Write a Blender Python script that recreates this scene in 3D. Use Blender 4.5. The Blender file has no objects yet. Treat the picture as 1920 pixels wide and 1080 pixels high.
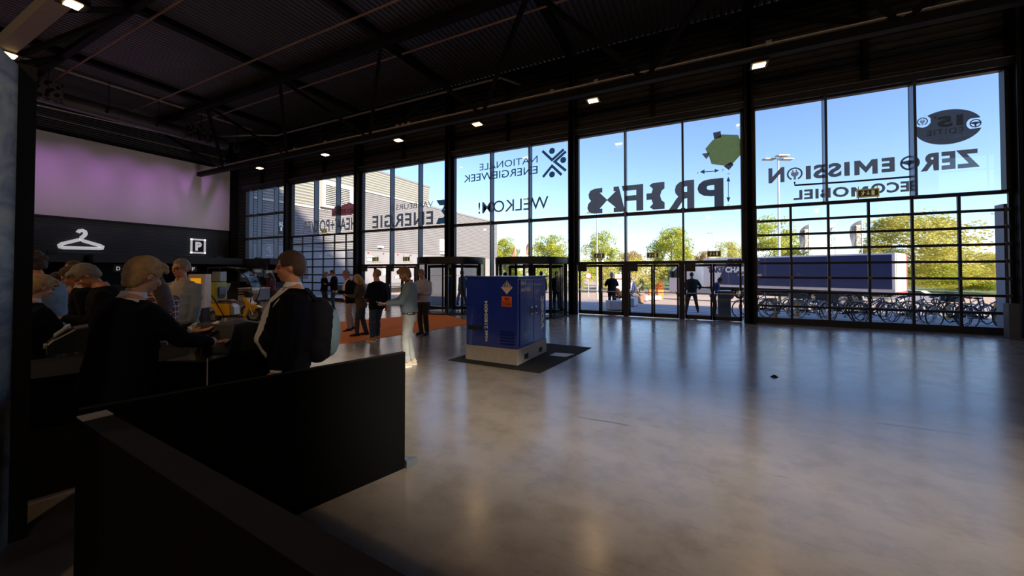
import bpy, bmesh, math, random
from mathutils import Vector, Matrix, noise
PI = math.pi
random.seed(7)
SC = bpy.context.scene
COL = SC.collection

# ---------------------------------------------------------------- camera, sky, sun, exposure
EYE = 1.7                      # eye height
YAW = math.radians(26.1)
PITCH = math.radians(1.0)
FPX = 701.0
HOR = 509.0
cam_d = bpy.data.cameras.new('camera')
cam_d.sensor_width = 36.0
cam_d.lens = FPX / 1920 * 36
cam_d.shift_y = -(540 - (HOR - FPX * math.tan(PITCH))) / 1920
cam_d.clip_end = 600
cam = bpy.data.objects.new('camera', cam_d)
COL.objects.link(cam)
cam.location = (0, 0, EYE)
cam.rotation_euler = (PI / 2 + PITCH, 0, YAW)
SC.camera = cam

world = bpy.data.worlds.new('sky')
SC.world = world
world.use_nodes = True
wn = world.node_tree
wn.nodes.clear()
SUN = Vector((0.862, -0.373, 0.342)).normalized()
sky = wn.nodes.new('ShaderNodeTexSky')
sky.sky_type = 'NISHITA'
sky.sun_disc = False
sky.sun_elevation = math.asin(SUN.z)
sky.sun_rotation = math.atan2(SUN.x, SUN.y)
sky.air_density = 1.0
sky.dust_density = 0.0
sky.ozone_density = 1.6
bg = wn.nodes.new('ShaderNodeBackground')
bg.inputs['Strength'].default_value = 0.30
wo = wn.nodes.new('ShaderNodeOutputWorld')
tint = wn.nodes.new('ShaderNodeMix'); tint.data_type = 'RGBA'; tint.blend_type = 'MULTIPLY'; tint.inputs[0].default_value = 1.0
tint.inputs[7].default_value = (0.92, 0.93, 1.16, 1)
wn.links.new(sky.outputs[0], tint.inputs[6]); wn.links.new(tint.outputs[2], bg.inputs[0])
wn.links.new(bg.outputs[0], wo.inputs[0])

sun_d = bpy.data.lights.new('sun', 'SUN')
sun_d.energy = 13.0
sun_d.color = (1.0, 0.82, 0.62)
sun_d.angle = math.radians(3.6)
sun_o = bpy.data.objects.new('sun', sun_d)
COL.objects.link(sun_o)
sun_o.rotation_euler = (-SUN).to_track_quat('-Z', 'Y').to_euler()

vs = SC.view_settings
vs.view_transform = 'Standard'
vs.look = 'None'
vs.exposure = 0.0
vs.gamma = 1.0
vs.use_curve_mapping = False
SC.cycles.max_bounces = 8
SC.cycles.transparent_max_bounces = 24
SC.cycles.diffuse_bounces = 4
SC.cycles.glossy_bounces = 4
SC.cycles.caustics_reflective = False
SC.cycles.caustics_refractive = False

# ---------------------------------------------------------------- measuring helpers (photo sight lines -> real places)
cR = Vector((math.cos(YAW), math.sin(YAW), 0))
cD = Vector((-math.sin(YAW), math.cos(YAW), 0))
cF = cD * math.cos(PITCH) + Vector((0, 0, math.sin(PITCH)))
cU = -cD * math.sin(PITCH) + Vector((0, 0, math.cos(PITCH)))
PY0 = HOR - FPX * math.tan(PITCH)
EYEV = Vector((0, 0, EYE))
def ray(px, py):
    return cR * ((px - 960) / FPX) + cU * ((PY0 - py) / FPX) + cF
def on_z(px, py, z=0.0):
    v = ray(px, py); return EYEV + v * ((z - EYE) / v.z)
def on_Y(px, py, Y):
    v = ray(px, py); return EYEV + v * (Y / v.y)
def on_X(px, py, X):
    v = ray(px, py); return EYEV + v * (X / v.x)
def at_d(px, py, d):
    v = ray(px, py); return EYEV + v * (d / v.dot(cD))
def ground_z(Y):
    if Y < 15: return 0.0
    return -0.043 * (min(Y, 58) - 15)
def spot(px, d):
    """ground position at depth d along the sight line of column px"""
    p = at_d(px, HOR, d)
    return Vector((p.x, p.y, ground_z(p.y)))

# ---------------------------------------------------------------- building helpers
def tag(o, label=None, cat=None, group=None, kind=None):
    if label: o['label'] = label
    if cat: o['category'] = cat
    if group: o['group'] = group
    if kind: o['kind'] = kind
    return o
def thing(name, label, cat, loc=(0, 0, 0), rz=0.0, group=None):
    o = bpy.data.objects.new(name, None)
    COL.objects.link(o)
    o.empty_display_size = 0.1
    o.location = loc; o.rotation_euler = (0, 0, rz)
    return tag(o, label, cat, group)

class MB:
    def __init__(s): s.v = []; s.f = []; s.m = []
    def add(s, vs_, fs_, mi=0):
        b = len(s.v); s.v += [tuple(v) for v in vs_]
        for f in fs_: s.f.append([b + i for i in f]); s.m.append(mi)
        return s
    def box(s, x0, x1, y0, y1, z0, z1, mi=0, M=None):
        vs_ = [Vector((x, y, z)) for x in (x0, x1) for y in (y0, y1) for z in (z0, z1)]
        if M is not None: vs_ = [M @ v for v in vs_]
        return s.add(vs_, [(0, 1, 3, 2), (4, 6, 7, 5), (0, 4, 5, 1), (2, 3, 7, 6), (0, 2, 6, 4), (1, 5, 7, 3)], mi)
    def cbox(s, c, size, mi=0, M=None):
        return s.box(c[0] - size[0] / 2, c[0] + size[0] / 2, c[1] - size[1] / 2, c[1] + size[1] / 2, c[2] - size[2] / 2, c[2] + size[2] / 2, mi, M)
    def beam(s, a, b, w, h, mi=0, up=(0, 0, 1)):
        a = Vector(a); b = Vector(b); d = (b - a).normalized(); u = Vector(up)
        if abs(d.dot(u)) > 0.98: u = Vector((0, 1, 0))
        r = d.cross(u).normalized(); u = r.cross(d)
        vs_ = []
        for p in (a, b):
            for i, j in ((-1, -1), (1, -1), (1, 1), (-1, 1)): vs_.append(p + r * i * w / 2 + u * j * h / 2)
        return s.add(vs_, [(0, 3, 2, 1), (4, 5, 6, 7), (0, 1, 5, 4), (1, 2, 6, 5), (2, 3, 7, 6), (3, 0, 4, 7)], mi)
    def tube(s, pts, rad, n=10, mi=0, cap=True, closed=False):
        pts = [Vector(p) for p in pts]
        k = len(pts)
        if not isinstance(rad, list): rad = [rad] * k
        rings = []; prev = None
        for i, p in enumerate(pts):
            if closed: t = pts[(i + 1) % k] - pts[i - 1]
            else: t = pts[min(i + 1, k - 1)] - pts[max(i - 1, 0)]
            t = t.normalized() if t.length > 1e-9 else Vector((0, 0, 1))
            if prev is None:
                a = Vector((0, 0, 1)) if abs(t.z) < 0.9 else Vector((0, 1, 0))
                u = t.cross(a).normalized()
            else:
                u = prev - t * prev.dot(t)
                u = u.normalized() if u.length > 1e-6 else t.orthogonal().normalized()
            prev = u; w = t.cross(u)
            r = rad[i]; rx, ry = r if isinstance(r, tuple) else (r, r)
            rings.append([p + u * rx * math.cos(2 * PI * j / n) + w * ry * math.sin(2 * PI * j / n) for j in range(n)])
        vs_ = [v for r in rings for v in r]; fs_ = []
        for i in range(k if closed else k - 1):
            a = i * n; b = ((i + 1) % k) * n
            for j in range(n): fs_.append((a + j, a + (j + 1) % n, b + (j + 1) % n, b + j))
        if cap and not closed:
            fs_.append(tuple(reversed(range(n)))); fs_.append(tuple((k - 1) * n + j for j in range(n)))
        return s.add(vs_, fs_, mi)
    def ell(s, c, r, n=12, mi=0, M=None):
        c = Vector(c); vs_ = [Vector((0, 0, -1))]
        m = n // 2
        for i in range(1, m):
            a = -PI / 2 + PI * i / m
            for j in range(n): vs_.append(Vector((math.cos(a) * math.cos(2 * PI * j / n), math.cos(a) * math.sin(2 * PI * j / n), math.sin(a))))
        vs_.append(Vector((0, 0, 1)))
        fs_ = [(0, 1 + (j + 1) % n, 1 + j) for j in range(n)]
        for i in range(m - 2):
            a = 1 + i * n; b = a + n
            for j in range(n): fs_.append((a + j, a + (j + 1) % n, b + (j + 1) % n, b + j))
        t = len(vs_) - 1; a = 1 + (m - 2) * n
        for j in range(n): fs_.append((a + j, a + (j + 1) % n, t))
        vs_ = [Vector((v.x * r[0], v.y * r[1], v.z * r[2])) for v in vs_]
        if M is not None: vs_ = [M @ v for v in vs_]
        return s.add([v + c for v in vs_], fs_, mi)
    def prism(s, poly, o, ux, uy, th, mi=0):
        """polygon poly (u,v) placed at o with axes ux, uy and extruded by vector th"""
        o = Vector(o); ux = Vector(ux); uy = Vector(uy); th = Vector(th); n = len(poly)
        a = [o + ux * p[0] + uy * p[1] for p in poly]; b = [p + th for p in a]
        fs_ = [tuple(range(n)), tuple(reversed(range(n, 2 * n)))]
        for i in range(n): fs_.append((i, i + n, (i + 1) % n + n, (i + 1) % n))
        return s.add(a + b, fs_, mi)
    def sheet(s, poly, o, ux, uy, mi=0):
        o = Vector(o); ux = Vector(ux); uy = Vector(uy)
        return s.add([o + ux * p[0] + uy * p[1] for p in poly], [tuple(range(len(poly)))], mi)
    def lathe(s, prof, n=24, mi=0, M=None, a0=0.0, a1=2 * PI):
        full = abs(a1 - a0 - 2 * PI) < 1e-6
        cols = n if full else n + 1
        vs_ = []
        for j in range(cols):
            a = a0 + (a1 - a0) * j / n
            for r, z in prof: vs_.append(Vector((r * math.cos(a), r * math.sin(a), z)))
        if M is not None: vs_ = [M @ v for v in vs_]
        k = len(prof); fs_ = []
        for j in range(n):
            a = j * k; b = ((j + 1) % cols) * k
            for i in range(k - 1): fs_.append((a + i, b + i, b + i + 1, a + i + 1))
        return s.add(vs_, fs_, mi)
    def build(s, name, mats, parent=None, smooth=False, loc=None, rz=0.0, bevel=0.0):
        me = bpy.data.meshes.new(name)
        me.from_pydata(s.v, [], s.f); me.update()
        if not isinstance(mats, (list, tuple)): mats = [mats]
        for m in mats: me.materials.append(m)
        for p, mi in zip(me.polygons, s.m): p.material_index = mi
        bm = bmesh.new(); bm.from_mesh(me); bmesh.ops.recalc_face_normals(bm, faces=bm.faces); bm.to_mesh(me); bm.free()
        if smooth:
            for p in me.polygons: p.use_smooth = True
            try: me.set_sharp_from_angle(angle=math.radians(smooth if smooth is not True else 40))
            except Exception: pass
        o = bpy.data.objects.new(name, me)
        COL.objects.link(o)
        if parent: o.parent = parent
        if loc is not None: o.location = loc
        if rz: o.rotation_euler = (0, 0, rz)
        if bevel:
            md = o.modifiers.new('bevel', 'BEVEL'); md.width = bevel; md.segments = 2; md.limit_method = 'ANGLE'
        return o
def struct(o): o['kind'] = 'structure'; return o

# ---------------------------------------------------------------- materials
MATS = {}
def mat(name, col, rough=0.6, metal=0.0, var=0.12, scale=8.0, bump=0.0, bscale=60.0, spec=0.5, emit=None, estr=0.0, trans=0.0, coat=0.0, coord='Object'):
    if name in MATS: return MATS[name]
    m = bpy.data.materials.new(name); m.use_nodes = True
    nt = m.node_tree; b = nt.nodes['Principled BSDF']
    tc = nt.nodes.new('ShaderNodeTexCoord')
    nz = nt.nodes.new('ShaderNodeTexNoise'); nz.inputs['Scale'].default_value = scale; nz.inputs['Detail'].default_value = 4
    nt.links.new(tc.outputs[coord], nz.inputs['Vector'])
    mx = nt.nodes.new('ShaderNodeMix'); mx.data_type = 'RGBA'
    mx.inputs[6].default_value = [c * (1 - var) for c in col[:3]] + [1]
    mx.inputs[7].default_value = [min(1, c * (1 + var)) for c in col[:3]] + [1]
    nt.links.new(nz.outputs[0], mx.inputs[0]); nt.links.new(mx.outputs[2], b.inputs['Base Color'])
    b.inputs['Roughness'].default_value = rough; b.inputs['Metallic'].default_value = metal
    b.inputs['Specular IOR Level'].default_value = spec
    b.inputs['Coat Weight'].default_value = coat
    if emit: b.inputs['Emission Color'].default_value = (*emit, 1); b.inputs['Emission Strength'].default_value = estr
    if bump:
        n2 = nt.nodes.new('ShaderNodeTexNoise'); n2.inputs['Scale'].default_value = bscale; n2.inputs['Detail'].default_value = 3
        nt.links.new(tc.outputs[coord], n2.inputs['Vector'])
        bp = nt.nodes.new('ShaderNodeBump'); bp.inputs['Strength'].default_value = bump; bp.inputs['Distance'].default_value = 0.02
        nt.links.new(n2.outputs[0], bp.inputs['Height']); nt.links.new(bp.outputs[0], b.inputs['Normal'])
    if trans:
        tr = nt.nodes.new('ShaderNodeBsdfTranslucent'); nt.links.new(mx.outputs[2], tr.inputs[0])
        ms = nt.nodes.new('ShaderNodeMixShader'); ms.inputs[0].default_value = trans
        out = nt.nodes['Material Output']
        nt.links.new(b.outputs[0], ms.inputs[1]); nt.links.new(tr.outputs[0], ms.inputs[2]); nt.links.new(ms.outputs[0], out.inputs[0])
    MATS[name] = m
    return m
def glass_mat(name, tint=(0.93, 0.96, 0.97), refl=0.9):
    m = bpy.data.materials.new(name); m.use_nodes = True; nt = m.node_tree
    nt.nodes.remove(nt.nodes['Principled BSDF']); out = nt.nodes['Material Output']
    t = nt.nodes.new('ShaderNodeBsdfTransparent'); t.inputs[0].default_value = (*tint, 1)
    g = nt.nodes.new('ShaderNodeBsdfGlossy'); g.inputs['Roughness'].default_value = 0.0
    g.inputs[0].default_value = (refl, refl, refl, 1)
    lw = nt.nodes.new('ShaderNodeLayerWeight'); lw.inputs[0].default_value = 0.5
    pw = nt.nodes.new('ShaderNodeMath'); pw.operation = 'POWER'; pw.inputs[1].default_value = 5; nt.links.new(lw.outputs['Facing'], pw.inputs[0])
    fr = nt.nodes.new('ShaderNodeMath'); fr.operation = 'MULTIPLY_ADD'; fr.inputs[1].default_value = 0.96; fr.inputs[2].default_value = 0.035; nt.links.new(pw.outputs[0], fr.inputs[0])
    ms = nt.nodes.new('ShaderNodeMixShader')
    nt.links.new(fr.outputs[0], ms.inputs[0]); nt.links.new(t.outputs[0], ms.inputs[1]); nt.links.new(g.outputs[0], ms.inputs[2])
    nt.links.new(ms.outputs[0], out.inputs[0])
    return m
GLASS = glass_mat('glass')
GLASS_D = glass_mat('smoked_glass', (0.5, 0.52, 0.55))
BLACKSTEEL = mat('black_steel', (0.012, 0.012, 0.014), 0.45, 0.3)
FRAME = mat('frame_black', (0.015, 0.016, 0.02), 0.5)
MULL = mat('mullion_steel', (0.10, 0.12, 0.15), 0.35, 0.6)
CLAD = mat('dark_cladding', (0.035, 0.033, 0.034), 0.55, 0.3, scale=2)
DECK = mat('roof_deck', (0.17, 0.165, 0.175), 0.45, 0.5, scale=1.0)
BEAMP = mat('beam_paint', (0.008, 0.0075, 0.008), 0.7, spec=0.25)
PIPE = mat('galvanised_pipe', (0.75, 0.66, 0.60), 0.45, 0.2)
PIPER = mat('copper_pipe', (0.42, 0.27, 0.21), 0.5, 0.2)
DUCT = mat('duct_steel', (0.22, 0.21, 0.21), 0.45, 0.6)
CHROME = mat('chrome', (0.7, 0.7, 0.72), 0.25, 1.0)
ALU = mat('aluminium', (0.55, 0.56, 0.58), 0.35, 0.8)
WHITE = mat('white_paint', (0.8, 0.8, 0.8), 0.5)
BLACK = mat('matt_black', (0.012, 0.012, 0.013), 0.75)
RUBBER = mat('rubber', (0.02, 0.02, 0.021), 0.8)
PLASTIC = mat('black_plastic', (0.018, 0.02, 0.02), 0.35)

def floor_mat():
    m = bpy.data.materials.new('polished_concrete'); m.use_nodes = True; nt = m.node_tree; b = nt.nodes['Principled BSDF']
    N = nt.nodes.new; L = nt.links.new
    tc = N('ShaderNodeTexCoord')
    n1 = N('ShaderNodeTexNoise'); n1.inputs['Scale'].default_value = 0.35; n1.inputs['Detail'].default_value = 6; L(tc.outputs['Object'], n1.inputs['Vector'])
    n2 = N('ShaderNodeTexNoise'); n2.inputs['Scale'].default_value = 3.2; n2.inputs['Detail'].default_value = 8; n2.inputs['Roughness'].default_value = 0.65; L(tc.outputs['Object'], n2.inputs['Vector'])
    n3 = N('ShaderNodeTexNoise'); n3.inputs['Scale'].default_value = 60; n3.inputs['Detail'].default_value = 3; L(tc.outputs['Object'], n3.inputs['Vector'])
    r1 = N('ShaderNodeValToRGB'); r1.color_ramp.elements[0].position = 0.3; r1.color_ramp.elements[0].color = (0.26, 0.23, 0.21, 1)
    r1.color_ramp.elements[1].position = 0.7; r1.color_ramp.elements[1].color = (0.36, 0.322, 0.292, 1); L(n1.outputs[0], r1.inputs[0])
    r2 = N('ShaderNodeValToRGB'); r2.color_ramp.elements[0].position = 0.33; r2.color_ramp.elements[0].color = (0.84, 0.82, 0.80, 1)
    r2.color_ramp.elements[1].position = 0.55; r2.color_ramp.elements[1].color = (1.05, 1.04, 1.03, 1); L(n2.outputs[0], r2.inputs[0])
    mu = N('ShaderNodeMix'); mu.data_type = 'RGBA'; mu.blend_type = 'MULTIPLY'; mu.inputs[0].default_value = 1; L(r1.outputs[0], mu.inputs[6]); L(r2.outputs[0], mu.inputs[7])
    # long scuff marks and dark stains
    mp = N('ShaderNodeMapping'); mp.inputs['Scale'].default_value = (0.35, 2.6, 1); mp.inputs['Rotation'].default_value = (0, 0, 0.75); L(tc.outputs['Object'], mp.inputs['Vector'])
    n4 = N('ShaderNodeTexNoise'); n4.inputs['Scale'].default_value = 2.2; n4.inputs['Detail'].default_value = 5; L(mp.outputs[0], n4.inputs['Vector'])
    r4 = N('ShaderNodeValToRGB'); r4.color_ramp.elements[0].position = 0.27; r4.color_ramp.elements[0].color = (0.42, 0.40, 0.38, 1)
    r4.color_ramp.elements[1].position = 0.33; r4.color_ramp.elements[1].color = (1, 1, 1, 1); L(n4.outputs[0], r4.inputs[0])
    m2 = N('ShaderNodeMix'); m2.data_type = 'RGBA'; m2.blend_type = 'MULTIPLY'; m2.inputs[0].default_value = 0.8; L(mu.outputs[2], m2.inputs[6]); L(r4.outputs[0], m2.inputs[7])
    mp5 = N('ShaderNodeMapping'); mp5.inputs['Rotation'].default_value = (0, 0, -0.5); mp5.inputs['Scale'].default_value = (0.5, 9, 1); L(tc.outputs['Object'], mp5.inputs['Vector'])
    n5 = N('ShaderNodeTexNoise'); n5.inputs['Scale'].default_value = 2.0; n5.inputs['Detail'].default_value = 2; L(mp5.outputs[0], n5.inputs['Vector'])
    r5 = N('ShaderNodeValToRGB'); r5.color_ramp.elements[0].position = 0.495; r5.color_ramp.elements[0].color = (1, 1, 1, 1)
    e = r5.color_ramp.elements.new(0.5); e.color = (0.72, 0.70, 0.68, 1); r5.color_ramp.elements[2].position = 0.505; r5.color_ramp.elements[2].color = (1, 1, 1, 1); L(n5.outputs[0], r5.inputs[0])
    m3 = N('ShaderNodeMix'); m3.data_type = 'RGBA'; m3.blend_type = 'MULTIPLY'; m3.inputs[0].default_value = 0.6; L(m2.outputs[2], m3.inputs[6]); L(r5.outputs[0], m3.inputs[7])
    L(m3.outputs[2], b.inputs['Base Color'])
    rr = N('ShaderNodeMapRange'); rr.inputs['From Min'].default_value = 0.3; rr.inputs['From Max'].default_value = 0.7; rr.inputs['To Min'].default_value = 0.17; rr.inputs['To Max'].default_value = 0.25
    L(n2.outputs[0], rr.inputs[0]); L(rr.outputs[0], b.inputs['Roughness'])
    b.inputs['Specular IOR Level'].default_value = 0.9
    bp = N('ShaderNodeBump'); bp.inputs['Strength'].default_value = 0.02; bp.inputs['Distance'].default_value = 0.005; L(n3.outputs[0], bp.inputs['Height']); L(bp.outputs[0], b.inputs['Normal'])
    return m
FLOORM = floor_mat()

def corrugated(name, col, pitch, axis, col2=None, rough=0.55, metal=0.1, depth=0.6):
    """sheet with ribs: bands across `axis` every `pitch` metres"""
    m = bpy.data.materials.new(name); m.use_nodes = True; nt = m.node_tree; b = nt.nodes['Principled BSDF']
    N = nt.nodes.new; L = nt.links.new
    tc = N('ShaderNodeTexCoord'); sp = N('ShaderNodeSeparateXYZ'); L(tc.outputs['Object'], sp.inputs[0])
    mm = N('ShaderNodeMath'); mm.operation = 'MULTIPLY'; mm.inputs[1].default_value = 1 / pitch; L(sp.outputs[axis], mm.inputs[0])
    fr = N('ShaderNodeMath'); fr.operation = 'FRACT'; L(mm.outputs[0], fr.inputs[0])
    rp = N('ShaderNodeValToRGB'); cr = rp.color_ramp
    cr.elements[0].position = 0.0; cr.elements[0].color = (0, 0, 0, 1); cr.elements[1].position = 0.15; cr.elements[1].color = (1, 1, 1, 1)
    e = cr.elements.new(0.55); e.color = (1, 1, 1, 1); e = cr.elements.new(0.7); e.color = (0, 0, 0, 1)
    L(fr.outputs[0], rp.inputs[0])
    bp = N('ShaderNodeBump'); bp.inputs['Strength'].default_value = depth; bp.inputs['Distance'].default_value = pitch * 0.3; L(rp.outputs[0], bp.inputs['Height']); L(bp.outputs[0], b.inputs['Normal'])
    nz = N('ShaderNodeTexNoise'); nz.inputs['Scale'].default_value = 0.7; L(tc.outputs['Object'], nz.inputs['Vector'])
    mx = N('ShaderNodeMix'); mx.data_type = 'RGBA'; mx.inputs[6].default_value = [c * 0.88 for c in col] + [1]; mx.inputs[7].default_value = [c * 1.1 for c in col] + [1]; L(nz.outputs[0], mx.inputs[0])
    c2 = col2 or [c * 0.55 for c in col]
    m2 = N('ShaderNodeMix'); m2.data_type = 'RGBA'; m2.inputs[6].default_value = [*c2, 1]; L(rp.outputs[0], m2.inputs[0]); L(mx.outputs[2], m2.inputs[7]); L(m2.outputs[2], b.inputs['Base Color'])
    b.inputs['Roughness'].default_value = rough; b.inputs['Metallic'].default_value = metal
    return m

# ---------------------------------------------------------------- lettering
def text_mesh(s, bold=0.0, spacing=1.0, shear=0.0):
    cu = bpy.data.curves.new('lettering', 'FONT'); cu.body = s; cu.size = 1.0; cu.offset = bold; cu.space_character = spacing; cu.shear = shear
    cu.resolution_u = 3
    t = bpy.data.objects.new('lettering', cu); COL.objects.link(t)
    dg = bpy.context.evaluated_depsgraph_get(); dg.update()
    me = bpy.data.meshes.new_from_object(t.evaluated_get(dg))
    bpy.data.objects.remove(t)
    vs_ = [v.co.copy() for v in me.vertices]; fs_ = [tuple(p.vertices) for p in me.polygons]
    bpy.data.meshes.remove(me)
    x0 = min(v.x for v in vs_); x1 = max(v.x for v in vs_); y0 = min(v.y for v in vs_); y1 = max(v.y for v in vs_)
    return [((v.x - x0) / (x1 - x0), (v.y - y0) / (y1 - y0)) for v in vs_], fs_
def put_text(mb, s, o, ux, uy, bold=0.02, mirror=False, mi=0, spacing=1.0, shear=0.0):
    """fit the words into the parallelogram at o spanned by ux (reading direction) and uy (up)"""
    o = Vector(o); ux = Vector(ux); uy = Vector(uy)
    vs_, fs_ = text_mesh(s, bold, spacing, shear)
    mb.add([o + ux * ((1 - a) if mirror else a) + uy * b for a, b in vs_], fs_, mi)
# ================================================================ THE HALL
D = 14.75
BAY = 6.02
XC = [1.62 + BAY * k for k in range(-5, 2)]
XL, XR, YB, ZC = XC[0], 38.0, -5.0, 10.5
ZT = on_Y(1415, 205, D).z       # head of the upper glazing
ZM = on_Y(1400, 388, D).z       # transom
ZD = on_Y(1340, 491, D).z       # door head
def fx(px, py=400): return on_Y(px, py, D).x

struct(MB().box(XL - 0.3, XR, YB, D + 0.25, -0.2, 0).build('floor', FLOORM))
# trapezoid roof deck, ribs running along Y
mb = MB(); prof = []; x = XL
while x < XR:
    prof += [(x, 0.0), (x + 0.09, 0.0), (x + 0.115, 0.06), (x + 0.18, 0.06)]; x += 0.205
n = len(prof); vs_ = [(a, YB, ZC + z) for a, z in prof] + [(a, D, ZC + z) for a, z in prof]
mb.add(vs_, [(i, i + 1, n + i + 1, n + i) for i in range(n - 1)])
mb.box(XL - 0.4, XR, YB - 0.2, D + 0.15, ZC + 0.1, ZC + 0.25)
struct(mb.build('ceiling', DECK))
CORR_H = corrugated('dark_cladding_horizontal', (0.05, 0.052, 0.058), 0.11, 2, rough=0.45, metal=0.2)
CORR_F = corrugated('facade_cladding', (0.055, 0.05, 0.05), 0.22, 2, rough=0.5, metal=0.2)
# left wall
struct(MB().box(XL - 0.3, XL, YB, D, 0, ZC).build('wall_left', CORR_H))
# front wall: band above glazing, the stub in the corner, the blank part past the last bay
mb = MB()
mb.box(XL, XC[-1], D + 0.02, D + 0.2, ZT + 0.2, ZC)
mb.box(XC[-1] + 0.15, XR, D, D + 0.2, 0, ZC)
xs = fx(463, 430)
mb.box(XL, xs, D + 0.02, D + 0.2, 0, ZT + 0.2)
struct(mb.build('wall_front', CORR_F))
struct(MB().box(XR, XR + 0.3, YB, D, 0, ZC).build('wall_right', CLAD))
# rear wall with a high window strip through which the low sun falls
WX0, WX1, WZ0, WZ1 = 14.5, 37.5, 6.9, 9.6
mb = MB()
mb.box(XL, XR, YB - 0.2, YB, 0, WZ0); mb.box(XL, XR, YB - 0.2, YB, WZ1, ZC); mb.box(XL, WX0, YB - 0.2, YB, WZ0, WZ1); mb.box(WX1, XR, YB - 0.2, YB, WZ0, WZ1)
struct(mb.build('wall_back', CLAD))
mb = MB(); k = WX0
while k < WX1 + 0.01: mb.box(k - 0.03, k + 0.03, YB - 0.15, YB - 0.02, WZ0, WZ1); k += 2.3
for z in (WZ0 + 0.05, (WZ0 + WZ1) / 2, WZ1 - 0.05): mb.box(WX0, WX1, YB - 0.14, YB - 0.03, z - 0.03, z + 0.03)
wb = struct(mb.build('window_7', FRAME))
gb = MB().box(WX0, WX1, YB - 0.1, YB - 0.09, WZ0, WZ1).build('glass', GLASS, wb)

# trims: head beam of the glazing, floor sill
mb = MB(); mb.box(xs - 0.1, XC[-1], D - 0.28, D + 0.1, ZT, ZT + 0.2)
struct(mb.build('trim_1', FRAME))
struct(MB().box(xs - 0.1, XC[-1], D - 0.32, D - 0.26, ZT + 0.18, ZT + 0.21).build('trim_2', mat('trim_grey', (0.2, 0.2, 0.21), 0.4, 0.5)))
# columns
col_lab = ['in the far left corner of the glass front', 'between the corner window and the left glazed overhead door', 'right of the left glazed overhead door',
           'behind the left revolving door', 'between the right revolving door and the push bar doors', 'between the push bar doors and the large glazed overhead door', 'at the far right edge of the glass front']
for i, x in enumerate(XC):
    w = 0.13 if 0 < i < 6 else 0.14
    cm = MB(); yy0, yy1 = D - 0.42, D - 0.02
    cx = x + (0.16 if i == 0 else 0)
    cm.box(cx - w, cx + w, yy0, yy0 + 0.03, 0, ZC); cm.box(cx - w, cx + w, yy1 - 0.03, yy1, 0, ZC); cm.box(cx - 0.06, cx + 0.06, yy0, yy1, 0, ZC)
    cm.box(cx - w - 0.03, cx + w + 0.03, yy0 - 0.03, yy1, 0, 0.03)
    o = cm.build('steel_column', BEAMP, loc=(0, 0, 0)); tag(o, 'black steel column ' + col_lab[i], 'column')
# thin wind posts on the band over the glazing
for i in range(6):
    x = XC[i] + BAY / 2
    tag(MB().box(x - 0.07, x + 0.07, D - 0.14, D + 0.02, ZT + 0.2, ZC).build('wall_post', BEAMP), 'dark post on the cladding above the %s glazed bay from the left' % ['first', 'second', 'third', 'fourth', 'fifth', 'sixth'][i], 'post')

# ---- glazing bays
def glazing(nm, x0, x1, z0, z1, xm, ztr=(), zbot=None):
    """frame with mullions at xm and transoms at ztr"""
    mb = MB()
    for x in (x0, x1): mb.box(x - 0.05, x + 0.05, D - 0.12, D + 0.08, z0, z1, 0)
    for x in xm:
        mb.box(x - 0.032, x + 0.032, D - 0.24, D - 0.0, z0, z1, 1)
        mb.box(x - 0.035, x + 0.035, D + 0.0, D + 0.05, z0, z1, 0)
    for z in ztr: mb.box(x0, x1, D - 0.16, D + 0.06, z - 0.055, z + 0.055, 0)
    for x in xm:
        for z in ztr: mb.box(x - 0.07, x + 0.07, D - 0.2, D - 0.1, z - 0.08, z + 0.08, 0)
    mb.box(x0, x1, D - 0.12, D + 0.06, z1 - 0.05, z1, 0); mb.box(x0, x1, D - 0.12, D + 0.06, z0, z0 + 0.05, 0)
    o = struct(mb.build(nm, [FRAME, MULL]))
    g = MB().box(x0, x1, D + 0.02, D + 0.03, z0, z1).build('glass', GLASS, o)
    return o
mx = [[fx(474), fx(490), fx(521)], [fx(596), fx(637)], [fx(738), fx(791)], [fx(924.5), fx(996)], [fx(1174), fx(1281)], [fx(1545, 300), fx(1709, 300)]]
e = 0.16
glazing('window_1', xs + 0.02, XC[1] - e, 0.02, ZT, mx[0], (ZM, ZM - 1.9, on_Y(500, 402, D).z))
glazing('window_2', XC[1] + e, XC[2] - e, ZM - 0.05, ZT, mx[1])
glazing('window_3', XC[2] + e, XC[3] - e, ZD, ZT, mx[2], (ZM,))
glazing('window_4', XC[3] + e, XC[4] - e, 0.02, ZT, mx[3], (ZM,))
glazing('window_5', XC[4] + e, XC[5] - e, ZD, ZT, mx[4], (ZM,))
glazing('window_6', XC[5] + e, XC[6] - e, ZM - 0.05, ZT, mx[5])

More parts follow.
